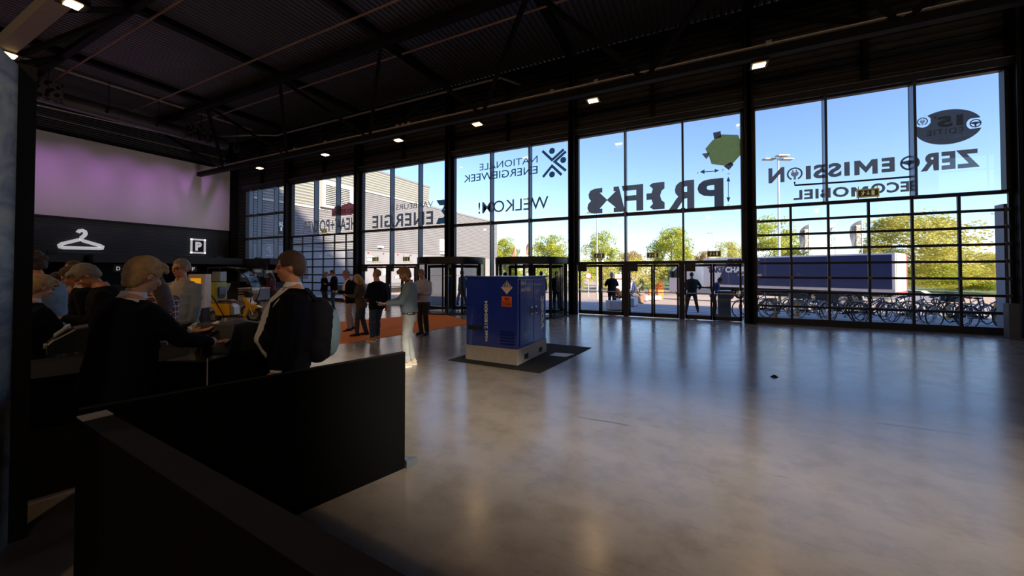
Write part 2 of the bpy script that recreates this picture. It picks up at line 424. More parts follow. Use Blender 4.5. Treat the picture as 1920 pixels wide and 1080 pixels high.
# ---- glazed overhead (sectional) doors
def overhead(nm, x0, x1, z1, cols, rows, Y):
    mb = MB(); h = (z1 - 0.12) / rows
    for r in range(rows + 1):
        z = 0.12 + r * h; t = 0.035 if r else 0.12
        mb.box(x0, x1, Y - 0.05, Y + 0.03, (0 if r == 0 else z - t), z + (0.08 if r == 0 else t))
    for c in range(cols + 1):
        x = x0 + (x1 - x0) * c / cols; mb.box(x - 0.03, x + 0.03, Y - 0.04, Y + 0.02, 0, z1)
    o = struct(mb.build(nm, FRAME))
    MB().box(x0, x1, Y - 0.01, Y, 0.1, z1).build('glass', GLASS, o)
    hg = MB()
    for r in range(rows):
        for x in [x0 + 0.06] + [x0 + (x1 - x0) * c / cols for c in range(1, cols)] + [x1 - 0.06]:
            if r in (2,) or x in (x0 + 0.06, x1 - 0.06): hg.box(x - 0.05, x + 0.05, Y - 0.07, Y - 0.045, 0.12 + (r + 1) * h - 0.04, 0.12 + (r + 1) * h + 0.05)
    hg.build('hinge', mat('hinge_zinc', (0.18, 0.17, 0.15), 0.45, 0.6), o)
    tr = MB()
    for x in (x0 - 0.09, x1 + 0.05): tr.box(x, x + 0.05, Y - 0.12, Y + 0.04, 0, z1 + 0.3)
    tr.build('track', BLACKSTEEL, o)
    return o
overhead('door_1', XC[5] + 0.2, XC[6] - 0.12, ZM - 0.06, 6, 8, D - 0.02)
overhead('door_2', XC[1] + 0.2, XC[2] - 0.2, ZM - 0.06, 6, 8, D - 0.02)

# ---- push bar doors
CLOSER = mat('closer_grey', (0.16, 0.16, 0.165), 0.4, 0.5)
dn = [3]
def leaf(x0, x1, zh, closer=False):
    s = 0.062; mb = MB(); y0, y1 = D - 0.07, D + 0.0
    mb.box(x0, x0 + s, y0, y1, 0.02, zh); mb.box(x1 - s, x1, y0, y1, 0.02, zh); mb.box(x0, x1, y0, y1, zh - 0.09, zh); mb.box(x0, x1, y0, y1, 0.02, 0.16)
    o = struct(mb.build('door_%d' % dn[0], FRAME)); dn[0] += 1
    MB().box(x0 + s, x1 - s, D - 0.04, D - 0.03, 0.16, zh - 0.09).build('glass', GLASS, o)
    zb = 0.93
    pb = MB(); pb.box(x0 + 0.05, x1 - 0.05, y0 - 0.09, y0 - 0.06, zb - 0.016, zb + 0.016)
    for x in (x0 + 0.05, x1 - 0.05): pb.tube([(x, y0 - 0.01, zb + 0.1), (x, y0 - 0.08, zb), (x, y0 - 0.01, zb - 0.07)], 0.016, 6)
    pb.build('push_bar', CHROME, o)
    MB().box(x0 + 0.1, x0 + 0.45, y0 - 0.06, y0, zh - 0.07, zh - 0.015).build('closer', CLOSER, o)
    return o
def doorset(xa, xb, pairs):
    """posts and leaves between xa and xb"""
    w = (xb - xa) / pairs
    post = MB()
    for k in range(pairs + 1): post.box(xa + k * w - (0.09 if 0 < k < pairs else 0.03), xa + k * w + (0.09 if 0 < k < pairs else 0.03), D - 0.1, D + 0.05, 0, ZD)
    post.box(xa, xb, D - 0.14, D + 0.06, ZD - 0.06, ZD + 0.05)
    o = struct(post.build('trim_%d' % (3 + pairs), FRAME))
    for k in range(pairs):
        a = xa + k * w + 0.1; b = xa + (k + 1) * w - 0.1; m = (a + b) / 2
        leaf(a, m - 0.005, ZD - 0.07); leaf(m + 0.005, b, ZD - 0.07)
        MB().box(a, a + 0.34, D - 0.2, D - 0.1, ZD - 0.33, ZD - 0.06).build('magnet_housing', PLASTIC, o)
doorset(XC[4] + 0.1, XC[5] - 0.12, 3)
doorset(XC[2] + 0.16, fx(783), 2)

# ---- emergency exit signs
SIGN_Y = mat('exit_sign_face', (0.62, 0.55, 0.12), 0.4, emit=(0.9, 0.8, 0.2), estr=0.12)
SIGN_G = mat('exit_sign_field', (0.10, 0.10, 0.03), 0.4)
SIGN_P = mat('exit_sign_pictogram', (0.75, 0.72, 0.45), 0.4, emit=(0.9, 0.85, 0.5), estr=0.2)
def exit_sign(px, py, where, w=0.42, hang=True, Y=D - 0.35):
    c = on_Y(px, py, Y); h = w * 0.5
    t = thing('exit_sign', 'escape route sign ' + where, 'sign', (c.x, c.y, c.z - h / 2), 0, 'escape route signs along the glass front')
    MB().box(-w / 2, w / 2, -0.02, 0.02, 0, h).build('housing', SIGN_Y, t)
    MB().box(-w * 0.44, w * 0.44, -0.026, -0.018, h * 0.14, h * 0.86).build('field', SIGN_G, t)
    m = MB(); s = h / 0.2; y = -0.03
    def P(poly): m.prism(poly, (0, y, 0), (s, 0, 0), (0, 0, s), (0, 0.004, 0))
    P([(-.105, .055), (-.09, .055), (-.075, .085), (-.085, .10), (-.10, .09)]); P([(-.125, .05), (-.115, .045), (-.09, .085), (-.10, .095)])
    P([(-.10, .09), (-.08, .09), (-.075, .13), (-.095, .125)]); P([(-.125, .115), (-.095, .12), (-.095, .13), (-.125, .125)]); P([(-.08, .12), (-.055, .105), (-.052, .113), (-.078, .13)])
    P([(-.082 + .012 * math.cos(a), .145 + .012 * math.sin(a)) for a in [k * PI / 4 for k in range(8)]])
    P([(-.006, .15), (.006, .15), (.006, .085), (-.006, .085)]); P([(-.03, .09), (0, .05), (.03, .09), (.022, .1), (0, .07), (-.022, .1)])
    P([(.06, .045), (.115, .045), (.115, .155), (.06, .155)])
    m.build('pictogram', SIGN_P, t)
    for x in (-w * 0.42, w * 0.42): MB().box(x - 0.006, x + 0.006, -0.006, 0.006, -0.05, h + 0.09).box(x - 0.006, x + 0.006, -0.006, D - 0.1 - Y, -0.05, -0.035).build('hanger_rod', BLACKSTEEL, t)
for px, py, w in ((1123.5, 479.5, 'above the leftmost pair of push bar doors'), (1224, 478.5, 'above the middle pair of push bar doors'), (1338.5, 476, 'above the rightmost pair of push bar doors'),
                  (1627, 362, 'over the large overhead door among the ECOMOBIEL letters'), (608, 433, 'over the left overhead door among the POWER letters'), (704, 486, 'above the doors, left of the two beside the left revolving door'), (762, 485.5, 'above the doors, right next to the left revolving door')):
    exit_sign(px, py, w, 0.5 if px > 1500 else 0.42)

# ---- revolving doors
def revolving(px, R, label, rot):
    d_ = 14.85 if px > 900 else 16.1
    c = spot(px, d_)
    t = thing('revolving_door', label, 'revolving door', (c.x, c.y, 0), 0, 'revolving doors in the glass front')
    z0 = on_Y(px, 494, c.y - R * 0.8).z; z1 = on_Y(px, 481, c.y - R * 0.8).z
    MB().lathe([(0, z1), (R, z1), (R, z0), (R - 0.1, z0), (0.0, z0)], 48).build('canopy_drum', mat('drum_black', (0.015, 0.015, 0.017), 0.3, 0.2), t, smooth=35)
    MB().lathe([(R + 0.01, 0.0), (R + 0.01, 0.05), (R - 0.1, 0.05), (R - 0.1, 0.0)], 48).build('base_ring', FRAME, t, smooth=35)
    fr = MB()
    for a0, a1 in ((math.radians(-38), math.radians(38)), (math.radians(142), math.radians(218))):
        g = MB().lathe([(R - 0.05, 0.05), (R - 0.05, z0), (R - 0.06, z0), (R - 0.06, 0.05)], 14, a0=a0, a1=a1); g.build('curved_glass', GLASS_D, t, smooth=35)
        for a in (a0, (a0 + a1) / 2, a1):
            M = Matrix.Rotation(a, 4, 'Z'); fr.box(R - 0.1, R + 0.0, -0.035, 0.035, 0, z0, M=M)
    fr.build('drum_post', FRAME, t)
    MB().tube([(0, 0, 0), (0, 0, z0)], 0.05, 10).build('centre_post', FRAME, t)
    for k in range(3):
        M = Matrix.Rotation(rot + k * 2 * PI / 3, 4, 'Z'); w = MB(); L = R - 0.14
        w.box(0.06, 0.15, -0.03, 0.03, 0.06, z0 - 0.03, M=M); w.box(L - 0.11, L, -0.03, 0.03, 0.06, z0 - 0.03, M=M); w.box(0.06, L, -0.03, 0.03, 0.06, 0.16, M=M); w.box(0.06, L, -0.03, 0.03, z0 - 0.15, z0 - 0.03, M=M)
        wo_ = w.build('wing', FRAME, t)
        MB().box(0.15, L - 0.11, -0.005, 0.005, 0.16, z0 - 0.15, M=M).build('glass', GLASS, wo_)
        d = MB()
        for q in range(9): d.box(0.2 + q * 0.11, 0.25 + q * 0.11, -0.008, 0.008, 1.5, 1.53, M=M)
        d.build('dotted_marking', WHITE, wo_)
    return t
revolving(847, 1.45, 'left revolving door, black drum canopy over smoked glass, beside the orange carpet', math.radians(-62))
revolving(997, 1.45, 'right revolving door, black drum canopy, standing behind the blue cabinet', math.radians(-80))

# ---- roof steel
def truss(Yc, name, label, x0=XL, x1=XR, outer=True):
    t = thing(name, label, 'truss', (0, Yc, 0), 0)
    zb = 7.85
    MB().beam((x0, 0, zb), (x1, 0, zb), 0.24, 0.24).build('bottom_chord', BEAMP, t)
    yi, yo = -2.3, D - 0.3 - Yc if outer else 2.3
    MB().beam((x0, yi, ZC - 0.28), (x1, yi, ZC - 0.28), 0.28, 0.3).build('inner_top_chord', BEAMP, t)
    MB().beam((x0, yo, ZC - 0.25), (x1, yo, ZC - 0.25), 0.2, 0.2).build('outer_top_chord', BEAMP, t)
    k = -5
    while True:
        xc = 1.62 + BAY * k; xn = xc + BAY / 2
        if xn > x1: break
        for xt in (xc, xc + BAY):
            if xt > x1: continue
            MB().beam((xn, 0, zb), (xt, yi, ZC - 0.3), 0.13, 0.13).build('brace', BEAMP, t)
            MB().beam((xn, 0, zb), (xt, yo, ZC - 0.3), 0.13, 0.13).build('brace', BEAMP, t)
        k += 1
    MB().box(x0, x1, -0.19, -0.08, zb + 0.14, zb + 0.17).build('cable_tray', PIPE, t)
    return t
truss(12.5, 'roof_truss', 'dark V braced roof truss along the glass front with a bright cable tray')
truss(3.05, 'roof_truss', 'dark steel roof truss crossing the top left corner, nearest to the viewer', outer=False)
beams = MB()
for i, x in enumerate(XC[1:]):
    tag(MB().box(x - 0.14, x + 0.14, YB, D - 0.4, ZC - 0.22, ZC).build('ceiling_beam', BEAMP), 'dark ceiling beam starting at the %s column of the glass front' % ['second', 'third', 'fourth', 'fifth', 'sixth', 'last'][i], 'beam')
def pipe(pts, r, m, label, nm='ceiling_pipe', cat='pipe'):
    o = MB().tube(pts, r, 8).build(nm, m, smooth=True); return tag(o, label, cat)
def ypipe(px, py, z): return on_z(px, py, z).y
ZP = ZC - 0.32
for px, py, w in ((440, 128, 'middle one of the three thin brown pipes crossing the ceiling'), (440, 206, 'lowest of the three thin brown pipes crossing the ceiling, nearest to the glass front'), (150, 119, 'uppermost thin brown pipe, crossing the ceiling at the top left')):
    y = ypipe(px, py, ZP); pipe([(XL + 0.5, y, ZP), (XR - 1, y, ZP)], 0.035, PIPER, w)
yb = on_z(518, 254, 9.9).y
pa = on_Y(518, 254, yb); pb_ = on_Y(938, 144, yb)
pipe([(XL + 0.4, yb - 2.2, 9.9), (pa.x - 1.0, yb - 0.6, 9.9), (pa.x, yb, pa.z), (pb_.x, yb, 9.9), (pb_.x + 0.5, yb + 0.9, 9.9)], 0.05, PIPE, 'long pale grey pipe with bent ends under the truss above the left windows')
pipe([on_X(38, 106, -24.4), on_X(472, 243, -24.4)], 0.06, PIPE, 'pale pipe running above the round duct on the left wall')
pipe([on_X(66, 196, -27.6), on_X(386, 268, -27.6)], 0.03, PIPE, 'thin rail between the round duct and the white screen')
pipe([on_X(66, 214, -27.9), on_X(430, 300, -27.9)], 0.04, DUCT, 'dark conduit just above the white screen')
# square box beam at the top left under which two lamps hang
ya = 3.05
tag(MB().box(XL + 0.3, XR, 2.70, 3.02, 7.46, 7.735).build('cable_trunking', mat('trunking_grey', (0.34, 0.31, 0.30), 0.5, 0.2)), 'light grey square trunking at the top left corner beside two lit lamps', 'trunking')
# small grey sensor boxes sitting on the chord
sb = mat('box_grey', (0.35, 0.33, 0.33), 0.6)
for px, py, w in ((1037, 176, 'left one over the fourth lamp'), (1119, 158, 'right beside the lamp over the column'), (1440, 86, 'above the lamp at the big overhead door'), (748, 243, 'leftmost of three small ones'), (759, 240, 'middle of three small ones'), (770, 238, 'rightmost of three small ones'), (613, 270, 'above the second lamp from the left'), (556, 284, 'near the left end of the truss')):
    c = on_Y(px, py, 12.5)
    tag(MB().cbox((0, 0, 0), (0.14, 0.12, 0.16)).build('junction_box', sb, loc=(c.x, 12.42, 8.05)), 'small grey junction box on the truss chord, ' + w, 'junction box', 'junction boxes on the truss chord')

# ---- ceiling lamps (flood lights with warm light)
LAMPG = mat('lamp_glass', (0.9, 0.7, 0.4), 0.3, emit=(1.0, 0.62, 0.26), estr=16.0)
def lamp(px, py, Y, where, power=90, sz=0.42, at=None, aim=None):
    c = Vector(at) if at else on_Y(px, py, Y)
    t = thing('flood_light', 'lit warm white flood light, ' + where, 'lamp', (c.x, c.y, c.z), 0, 'warm flood lights hanging under the trusses')
    h = MB().box(-sz / 2, sz / 2, -sz / 2, sz / 2, 0.02, 0.12); h.build('housing', BLACKSTEEL, t)
    MB().box(-sz / 2 + 0.06, sz / 2 - 0.06, -sz / 2 + 0.1, sz / 2 - 0.1, 0.0, 0.02).build('lens', LAMPG, t)
    MB().tube([(0, 0, 0.1), (0, 0, 7.76 - c.z if Y > 5 else (7.48 - c.z if Y > 1 else 0.2))] if Y else [(0, 0, 0.1), (0, -0.31, 0.1)], 0.015, 6).build('stem', BLACKSTEEL, t)
    ld = bpy.data.lights.new('flood_light', 'SPOT'); ld.energy = power; ld.color = (1.0, 0.66, 0.36); ld.spot_size = math.radians(150); ld.spot_blend = 0.8; ld.shadow_soft_size = 0.15
    lo = bpy.data.objects.new('bulb', ld); COL.objects.link(lo); lo.parent = t; lo.location = (0, 0, -0.04)
    if aim: lo.rotation_euler = Vector(aim).to_track_quat('-Z', 'Y').to_euler()
for px, py, Y, w, pw in ((1423, 124, 12.42, 'beside the column left of the ZEROEMISSION window', 60), (1112, 190, 12.42, 'above the left end of the PREFAB window', 60), (895, 234, 12.42, 'above the ENERGIEWEEK window', 60),
                     (747, 264, 12.42, 'above the VAKBEURS window', 60), (610, 291, 12.42, 'above the left overhead door', 260), (487, 316, 12.42, 'above the corner window, leftmost of the row', 260),
                     (137, 10, 2.95, 'large one under the grey trunking, top left corner', 60), (17, 105, 2.95, 'at the left edge above the painted panel', 60)):
    lamp(px, py, Y, w, pw)

for k, x in enumerate((-20, -13, -6, 1, 8)):  # unseen lamps added behind the camera to brighten cabinet and people fronts
    lamp(0, 0, 0, 'unseen fill added in a row on the rear wall', 420, 0.42, (x, YB + 0.3, 6.2), (0, 0.8, -0.5))
# ---- left wall: screen, duct, signs
A = [on_X(64, 241, XL + 0.2), on_X(434, 321.5, XL + 0.2)]
zt = (A[0].z + A[1].z) / 2; y1 = min(A[1].y, D - 0.5); zb = on_X(433, 433.3, XL + 0.2).z; y0 = -1.0
def screen_mat():
    m = mat('screen_fabric', (0.62, 0.60, 0.60), 0.85, var=0.04, bump=0.1, bscale=200); return m
sc = thing('projection_screen', 'wide blank pale screen high on the dark left wall, washed in violet light', 'screen', (XL + 0.15, 0, zb))
MB().box(0, 0.06, y0, y1, 0, zt - zb).build('screen_surface', screen_mat(), sc)
MB().box(-0.05, 0.08, y0, y1 + 0.05, -0.08, 0.0).box(-0.05, 0.08, y1, y1 + 0.06, -0.08, zt - zb + 0.05).build('frame', BLACK, sc)
# violet stage light washing the screen
for yy, pw in ((3.6, 34), (5.4, 34), (7.2, 34), (9.0, 34), (10.8, 34), (12.6, 34)):
    t = thing('stage_light', 'small black stage light on a rod washing the pale screen violet', 'stage light', (XL + 4.2, yy, 9.0), 0, 'stage lights washing the screen')
    MB().tube([(0, 0, 0.25), (-0.2, 0, 0.1)], 0.07, 12).build('body', BLACKSTEEL, t)
    MB().tube([(0, 0, 0.2), (0, 0, ZC - 9.0 + 0.02)], 0.012, 6).build('stem', BLACKSTEEL, t)
    ld = bpy.data.lights.new('stage_light', 'SPOT'); ld.energy = pw * 5.5; ld.color = (0.72, 0.25, 1.0); ld.spot_size = math.radians(50); ld.spot_blend = 1.0; ld.shadow_soft_size = 0.1
    lo = bpy.data.objects.new('bulb', ld); COL.objects.link(lo); lo.parent = t; lo.location = (-0.27, 0, 0.05)
    lo.rotation_euler = Vector((-4.0, 0.0, -2.9)).to_track_quat('-Z', 'Y').to_euler()
for yy in (2.5, 5.5, 8.5, 11.5, 13.6):  # uplights added to brighten the lower part of the screen
    t = thing('fill_uplight', 'small black uplight added on the booth roof to brighten the pale screen', 'stage light', (XL + 4.6, yy, 2.45), 0, 'fill lights added on the booth roofs')
    MB().box(-0.1, 0.1, -0.12, 0.12, 0.0, 0.1).build('body', BLACKSTEEL, t)
    ld = bpy.data.lights.new('fill_uplight', 'SPOT'); ld.energy = 85; ld.color = (1.0, 0.86, 0.80); ld.spot_size = math.radians(70); ld.spot_blend = 0.9; ld.shadow_soft_size = 0.2
    lo = bpy.data.objects.new('bulb', ld); COL.objects.link(lo); lo.parent = t; lo.location = (-0.12, 0, 0.16)
    lo.rotation_euler = Vector((-4.5, 0.0, 4.0)).to_track_quat('-Z', 'Y').to_euler()
# duct
da = on_X(66, 178, -25.9); db = on_X(424, 268, -25.9); zz = (da.z + db.z) / 2
t = thing('ventilation_duct', 'long round grey ventilation duct with perforated outlets along the left wall under the ceiling', 'duct', (-25.9, 0, zz))
MB().tube([(0, 0.0, 0), (0, db.y, 0)], 0.34, 28).build('pipe', DUCT, t, smooth=40)
for y in (8.0, 10.7, 13.4): MB().tube([(0, y - 0.03, 0), (0, y + 0.03, 0)], 0.37, 28).build('coupling', DUCT, t, smooth=40)
def grille_mat():
    m = bpy.data.materials.new('perforated_outlet'); m.use_nodes = True; nt = m.node_tree; b = nt.nodes['Principled BSDF']
    tc = nt.nodes.new('ShaderNodeTexCoord'); v = nt.nodes.new('ShaderNodeTexVoronoi'); v.inputs['Scale'].default_value = 5.5; nt.links.new(tc.outputs['Object'], v.inputs['Vector'])
    r = nt.nodes.new('ShaderNodeValToRGB'); r.color_ramp.elements[0].position = 0.42; r.color_ramp.elements[0].color = (0.01, 0.01, 0.01, 1); r.color_ramp.elements[1].position = 0.5; r.color_ramp.elements[1].color = (0.2, 0.19, 0.19, 1)
    nt.links.new(v.outputs[0], r.inputs[0]); nt.links.new(r.outputs[0], b.inputs['Base Color']); b.inputs['Roughness'].default_value = 0.6; return m
GRM = grille_mat()
for px, py in ((86, 165), (373, 240)):
    p = on_X(px, py, -25.5)
    MB().cbox((0.38, p.y, 0.12), (0.25, 0.95 if px < 100 else 1.1, 0.85)).build('perforated_outlet', GRM, t)
# hanger sign
SIGNW = mat('sign_white', (0.85, 0.84, 0.86), 0.5, emit=(1, 0.97, 1), estr=0.35)
Xh = XL + 0.10
pts = [(146, 436), (149, 432.5), (154, 431.8), (159, 434), (160.5, 438), (158, 442), (153.5, 445), (152, 448), (156, 451.5), (186, 460), (192.5, 463), (191, 466), (186, 466), (120, 464.5), (112.5, 463), (111.5, 460), (116, 457), (148, 449.5)]
W3 = [on_X(a, b, Xh) for a, b in pts]; base = W3[12].copy()
o = MB().tube([(p - base) for p in W3], 0.085, 10).build('hanger_sign', SIGNW, loc=base, smooth=True)
tag(o, 'big white clothes hanger symbol hanging on the dark left wall', 'sign')
# P sign
c0 = on_X(356.5, 475, XL + 0.03); c1 = on_X(385.5, 447, XL + 0.03); w = c1.y - c0.y; h = on_X(371, 447.5, XL + .03).z - on_X(371, 475, XL + .03).z
t = thing('parking_sign', 'white square P sign on the dark left wall below the screen', 'sign', (XL + 0.03, c0.y, c0.z))
m = MB(); f = 0.12 * w
m.box(0, 0.05, 0, w, 0, f); m.box(0, 0.05, 0, w, h - f, h); m.box(0, 0.05, 0, f, 0, h); m.box(0, 0.05, w - f, w, 0, h); m.build('frame', SIGNW, t)
m = MB(); put_text(m, 'P', (0.05, w * 0.3, h * 0.2), (0, w * 0.42, 0), (0, 0, h * 0.6), bold=0.06); m.build('letter', SIGNW, t)
MB().box(-0.02, 0.0, f, w - f, f, h - f).build('panel', BLACK, t)
# low plain wall under the ribbed cladding
struct(MB().box(XL, XL + 0.25, YB, D - 0.4, 0, on_X(250, 478, XL + 0.25).z).build('baseboard_left', mat('plain_dark_wall', (0.025, 0.03, 0.036), 0.5)))
# ================================================================ OUTSIDE
def ground_hit(px, py):
    v = ray(px, py); t = 5.0
    while t < 300:
        p = EYEV + v * t
        if p.z <= ground_z(p.y): return p
        t += 0.1
    return EYEV + v * 300
def paving_mat():
    m = bpy.data.materials.new('square_paving'); m.use_nodes = True; nt = m.node_tree; b = nt.nodes['Principled BSDF']; N = nt.nodes.new; L = nt.links.new
    tc = N('ShaderNodeTexCoord'); sp = N('ShaderNodeSeparateXYZ'); L(tc.outputs['Object'], sp.inputs[0])
    mm = N('ShaderNodeMath'); mm.operation = 'MULTIPLY'; mm.inputs[1].default_value = 1 / 1.5; L(sp.outputs[1], mm.inputs[0])
    fr = N('ShaderNodeMath'); fr.operation = 'FRACT'; L(mm.outputs[0], fr.inputs[0])
    r = N('ShaderNodeValToRGB'); r.color_ramp.interpolation = 'CONSTANT'; r.color_ramp.elements[0].color = (0.52, 0.48, 0.48, 1); r.color_ramp.elements[1].position = 0.5; r.color_ramp.elements[1].color = (0.26, 0.23, 0.24, 1); L(fr.outputs[0], r.inputs[0])
    nz = N('ShaderNodeTexNoise'); nz.inputs['Scale'].default_value = 3; nz.inputs['Detail'].default_value = 6; L(tc.outputs['Object'], nz.inputs['Vector'])
    r2 = N('ShaderNodeMapRange'); r2.inputs['To Min'].default_value = 0.75; r2.inputs['To Max'].default_value = 1.2; L(nz.outputs[0], r2.inputs[0])
    mx = N('ShaderNodeMix'); mx.data_type = 'RGBA'; mx.blend_type = 'MULTIPLY'; mx.inputs[0].default_value = 1; L(r.outputs[0], mx.inputs[6]); L(r2.outputs[0], mx.inputs[7]); L(mx.outputs[2], b.inputs['Base Color'])
    b.inputs['Roughness'].default_value = 0.8
    return m
ROAD = mat('brick_road', (0.62, 0.46, 0.36), 0.85, scale=0.8, var=0.15, bump=0.3)
CONC = mat('grey_paving', (0.34, 0.33, 0.33), 0.85, scale=2.0, var=0.12)
def slab(name, x0, x1, y0, y1, m, dz=0.0, lab=None):
    mb = MB(); ys = [y for y in (y0, 15, 20, 26, 34, 44, 58, y1) if y0 <= y <= y1]; ys = sorted(set(ys))
    vs_ = []
    for y in ys: vs_ += [(x0, y, ground_z(y) + dz), (x1, y, ground_z(y) + dz)]
    n = len(vs_); mb.add(vs_ + [(a, b, c - 0.05) for a, b, c in vs_], [(2 * i, 2 * i + 1, 2 * i + 3, 2 * i + 2) for i in range(len(ys) - 1)] + [(n + 2 * i, n + 2 * i + 2, n + 2 * i + 3, n + 2 * i + 1) for i in range(len(ys) - 1)])
    return struct(mb.build(name, m))
slab('ground', -150, 260, D + 0.24, 420, ROAD, -0.03)
slab('paving', -28.4, XC[5] + 0.2, D + 0.24, 27, paving_mat(), 0.0)
slab('paving', XC[5] + 0.2, 40, D + 0.24, 24, CONC, 0.0)
GRASS = mat('grass', (0.16, 0.2, 0.05), 0.9, scale=0.5, var=0.3)
slab('verge', -20, 120, 78, 400, GRASS, 0.02)

# ---- exhibition hall on the left
CL_LOW = corrugated('hall_ribs_lower', (0.27, 0.26, 0.27), 0.2, 2, rough=0.5)
CL_TOP = corrugated('hall_ribs_upper', (0.33, 0.33, 0.29), 0.25, 2, rough=0.5)
SMOOTH = mat('hall_plinth_panels', (0.26, 0.25, 0.27), 0.5, scale=0.5)
EAVE = mat('eave_strip', (0.62, 0.60, 0.56), 0.5)
XW = XL - 0.1
bl = thing('exhibition_hall', 'large pale exhibition hall with ribbed walls seen through the left windows', 'building', (-45, 34, -1.8))
def lb(mb_, x0, x1, y0, y1, z0, z1): return mb_.box(x0 + 45, x1 + 45, y0 - 34, y1 - 34, z0 + 1.8, z1 + 1.8)
yh = on_X(804, 400, XW).y; ye = on_X(932, 500, XW).y
m = MB(); lb(m, -75, XW, 15.1, ye, 3.7, 9.45); m.build('wall', CL_LOW, bl)
m = MB(); lb(m, -75, XW - 0.02, 15.1, ye - 0.02, -1.8, 3.7); m.build('plinth', SMOOTH, bl)
m = MB(); lb(m, -70, XW + 0.05, 15.1, yh, 9.45, 11.75); m.build('upper_wall', CL_TOP, bl)
ya = on_X(681, 400, XW).y
m = MB(); lb(m, -70, XW + 0.06, 15.1, ya, 7.1, 9.46); m.build('upper_wall', CL_TOP, bl)
m = MB(); lb(m, XW, XW + 0.12, 15.1, ya, 6.95, 7.12); lb(m, XW, XW + 0.12, ya, yh, 9.4, 9.55); m.build('eave', EAVE, bl)
m = MB(); lb(m, -75, XW + 0.08, yh, ye + 0.05, 9.4, 9.62); lb(m, -70, XW + 0.1, 15.1, yh + 0.1, 11.7, 11.9); m.build('roof_edge', mat('roof_edge_zinc', (0.3, 0.3, 0.31), 0.4, 0.4), bl)
# louvre box
q0 = on_X(603, 392, XW); q1 = on_X(660, 353, XW)
m = MB(); lb(m, XW, XW + 0.5, q0.y - 0.3, q1.y, 7.15, q1.z); fr = m.build('louvre_box', EAVE, bl)
m = MB(); z = 7.4
while z < q1.z - 0.3: lb(m, XW + 0.5, XW + 0.56, q0.y, q1.y - 0.7, z, z + 0.07); z += 0.16
m.build('slats', mat('slat_shadow', (0.06, 0.06, 0.05), 0.6), fr)
def wallrect(px0, py0, px1, py1, th=0.05):
    a = on_X(px0, py0, XW); b = on_X(px1, py1, XW); m_ = MB(); lb(m_, XW, XW + th, min(a.y, b.y), max(a.y, b.y), min(a.z, b.z), max(a.z, b.z)); return m_, a, b
SIGND = mat('dark_sign_panel', (0.03, 0.035, 0.04), 0.5)
LETW = mat('letter_white', (0.85, 0.85, 0.85), 0.5, emit=(1, 1, 1), estr=0.15)
def walltext(s, px0, py0, px1, py1, name, m_=None, bold=0.03, par=bl, off=0.08):
    a = on_X(px0, py0, XW); b = on_X(px1, py1, XW); mb = MB()
    put_text(mb, s, (XW + off + 45, a.y - 34, min(a.z, b.z) + 1.8), (0, b.y - a.y, 0), (0, 0, abs(a.z - b.z)), bold); return mb.build(name, m_ or LETW, par)
m, a, b = wallrect(521, 412, 537, 441); s = m.build('hall_sign', SIGND, bl)
walltext('HAL 1', 519.5, 424, 533.5, 416, 'hall_sign_letters'); walltext('1', 524.5, 433, 528, 426, 'hall_sign_number')
m, a, b = wallrect(717.5, 515.5, 731, 498.5); m.build('white_door', mat('white_door', (0.75, 0.76, 0.78), 0.5), bl)
m, a, b = wallrect(724.3, 515, 724.7, 499, 0.07); m.build('door_gap', SIGND, bl)
m, a, b = wallrect(650, 546, 669, 472, 0.1); m.build('dark_gate', mat('dark_gate', (0.07, 0.075, 0.10), 0.5), bl)
m, a, b = wallrect(562, 523, 577, 501, 0.06); m.build('notice_board', mat('notice_board_maroon', (0.16, 0.08, 0.08), 0.5), bl)
m, a, b = wallrect(687.5, 481.6, 700.5, 480.2, 0.07); m.build('sign_stripe', LETW, bl)
m, a, b = wallrect(688, 490, 694.5, 484.5, 0.07); m.build('sign_stripe', mat('pale_blue', (0.5, 0.62, 0.85), 0.5), bl)
m, a, b = wallrect(695, 490, 701, 484.5, 0.07); m.build('sign_stripe', mat('pale_yellow', (0.8, 0.78, 0.45), 0.5), bl)
walltext('Projects', 740, 524.5, 775, 516.5, 'lettering_projects')
m, a, b = wallrect(824, 470.5, 832, 449, 0.12); m.build('hanging_sign', EAVE, bl)
for px, py in ((711, 463), (829, 475)):
    m, a, b = wallrect(px - 3.5, py + 1.6, px + 3.5, py - 1.6, 0.35); m.build('wall_lamp', WHITE, bl)
for px, py in ((690, 473.5), (718.5, 475.2), (745.5, 477.2), (770, 478.6)):
    m, a, b = wallrect(px - 0.8, py + 0.6, px + 0.8, py - 0.6, 0.15); m.build('red_wall_lamp', mat('red_lamp', (0.6, 0.08, 0.05), 0.4), bl)

# ---- wheels for vehicles
TYRE = mat('tyre', (0.02, 0.02, 0.02), 0.8)
def wheel(par, c, r, w, axis=(0, 1, 0), rim=CHROME, name='wheel', spokes=5):
    q = Vector((0, 0, 1)).rotation_difference(Vector(axis)).to_matrix().to_4x4(); M = Matrix.Translation(c) @ q
    o = MB().lathe([(r * 0.62, -w / 2), (r * 0.95, -w / 2), (r, -w * 0.3), (r, w * 0.3), (r * 0.95, w / 2), (r * 0.62, w / 2), (r * 0.62, -w / 2)], 32, M=M).build(name, TYRE, par, smooth=35)
    m = MB().lathe([(r * 0.63, -w * 0.42), (r * 0.55, -w * 0.3), (r * 0.5, 0.0), (r * 0.2, 0.02), (0.0, 0.02)], 24, M=M).lathe([(r * 0.63, w * 0.42), (r * 0.55, w * 0.3), (r * 0.5, 0.02), (r * 0.2, 0.04), (0.0, 0.04)], 24, M=M)
    for k in range(spokes):
        R_ = Matrix.Rotation(2 * PI * k / spokes, 4, 'Z'); m.box(0, r * 0.6, -r * 0.06, r * 0.06, -w * 0.35, w * 0.35, M=M @ R_)
    m.build('rim', rim, o, smooth=35)
    return o

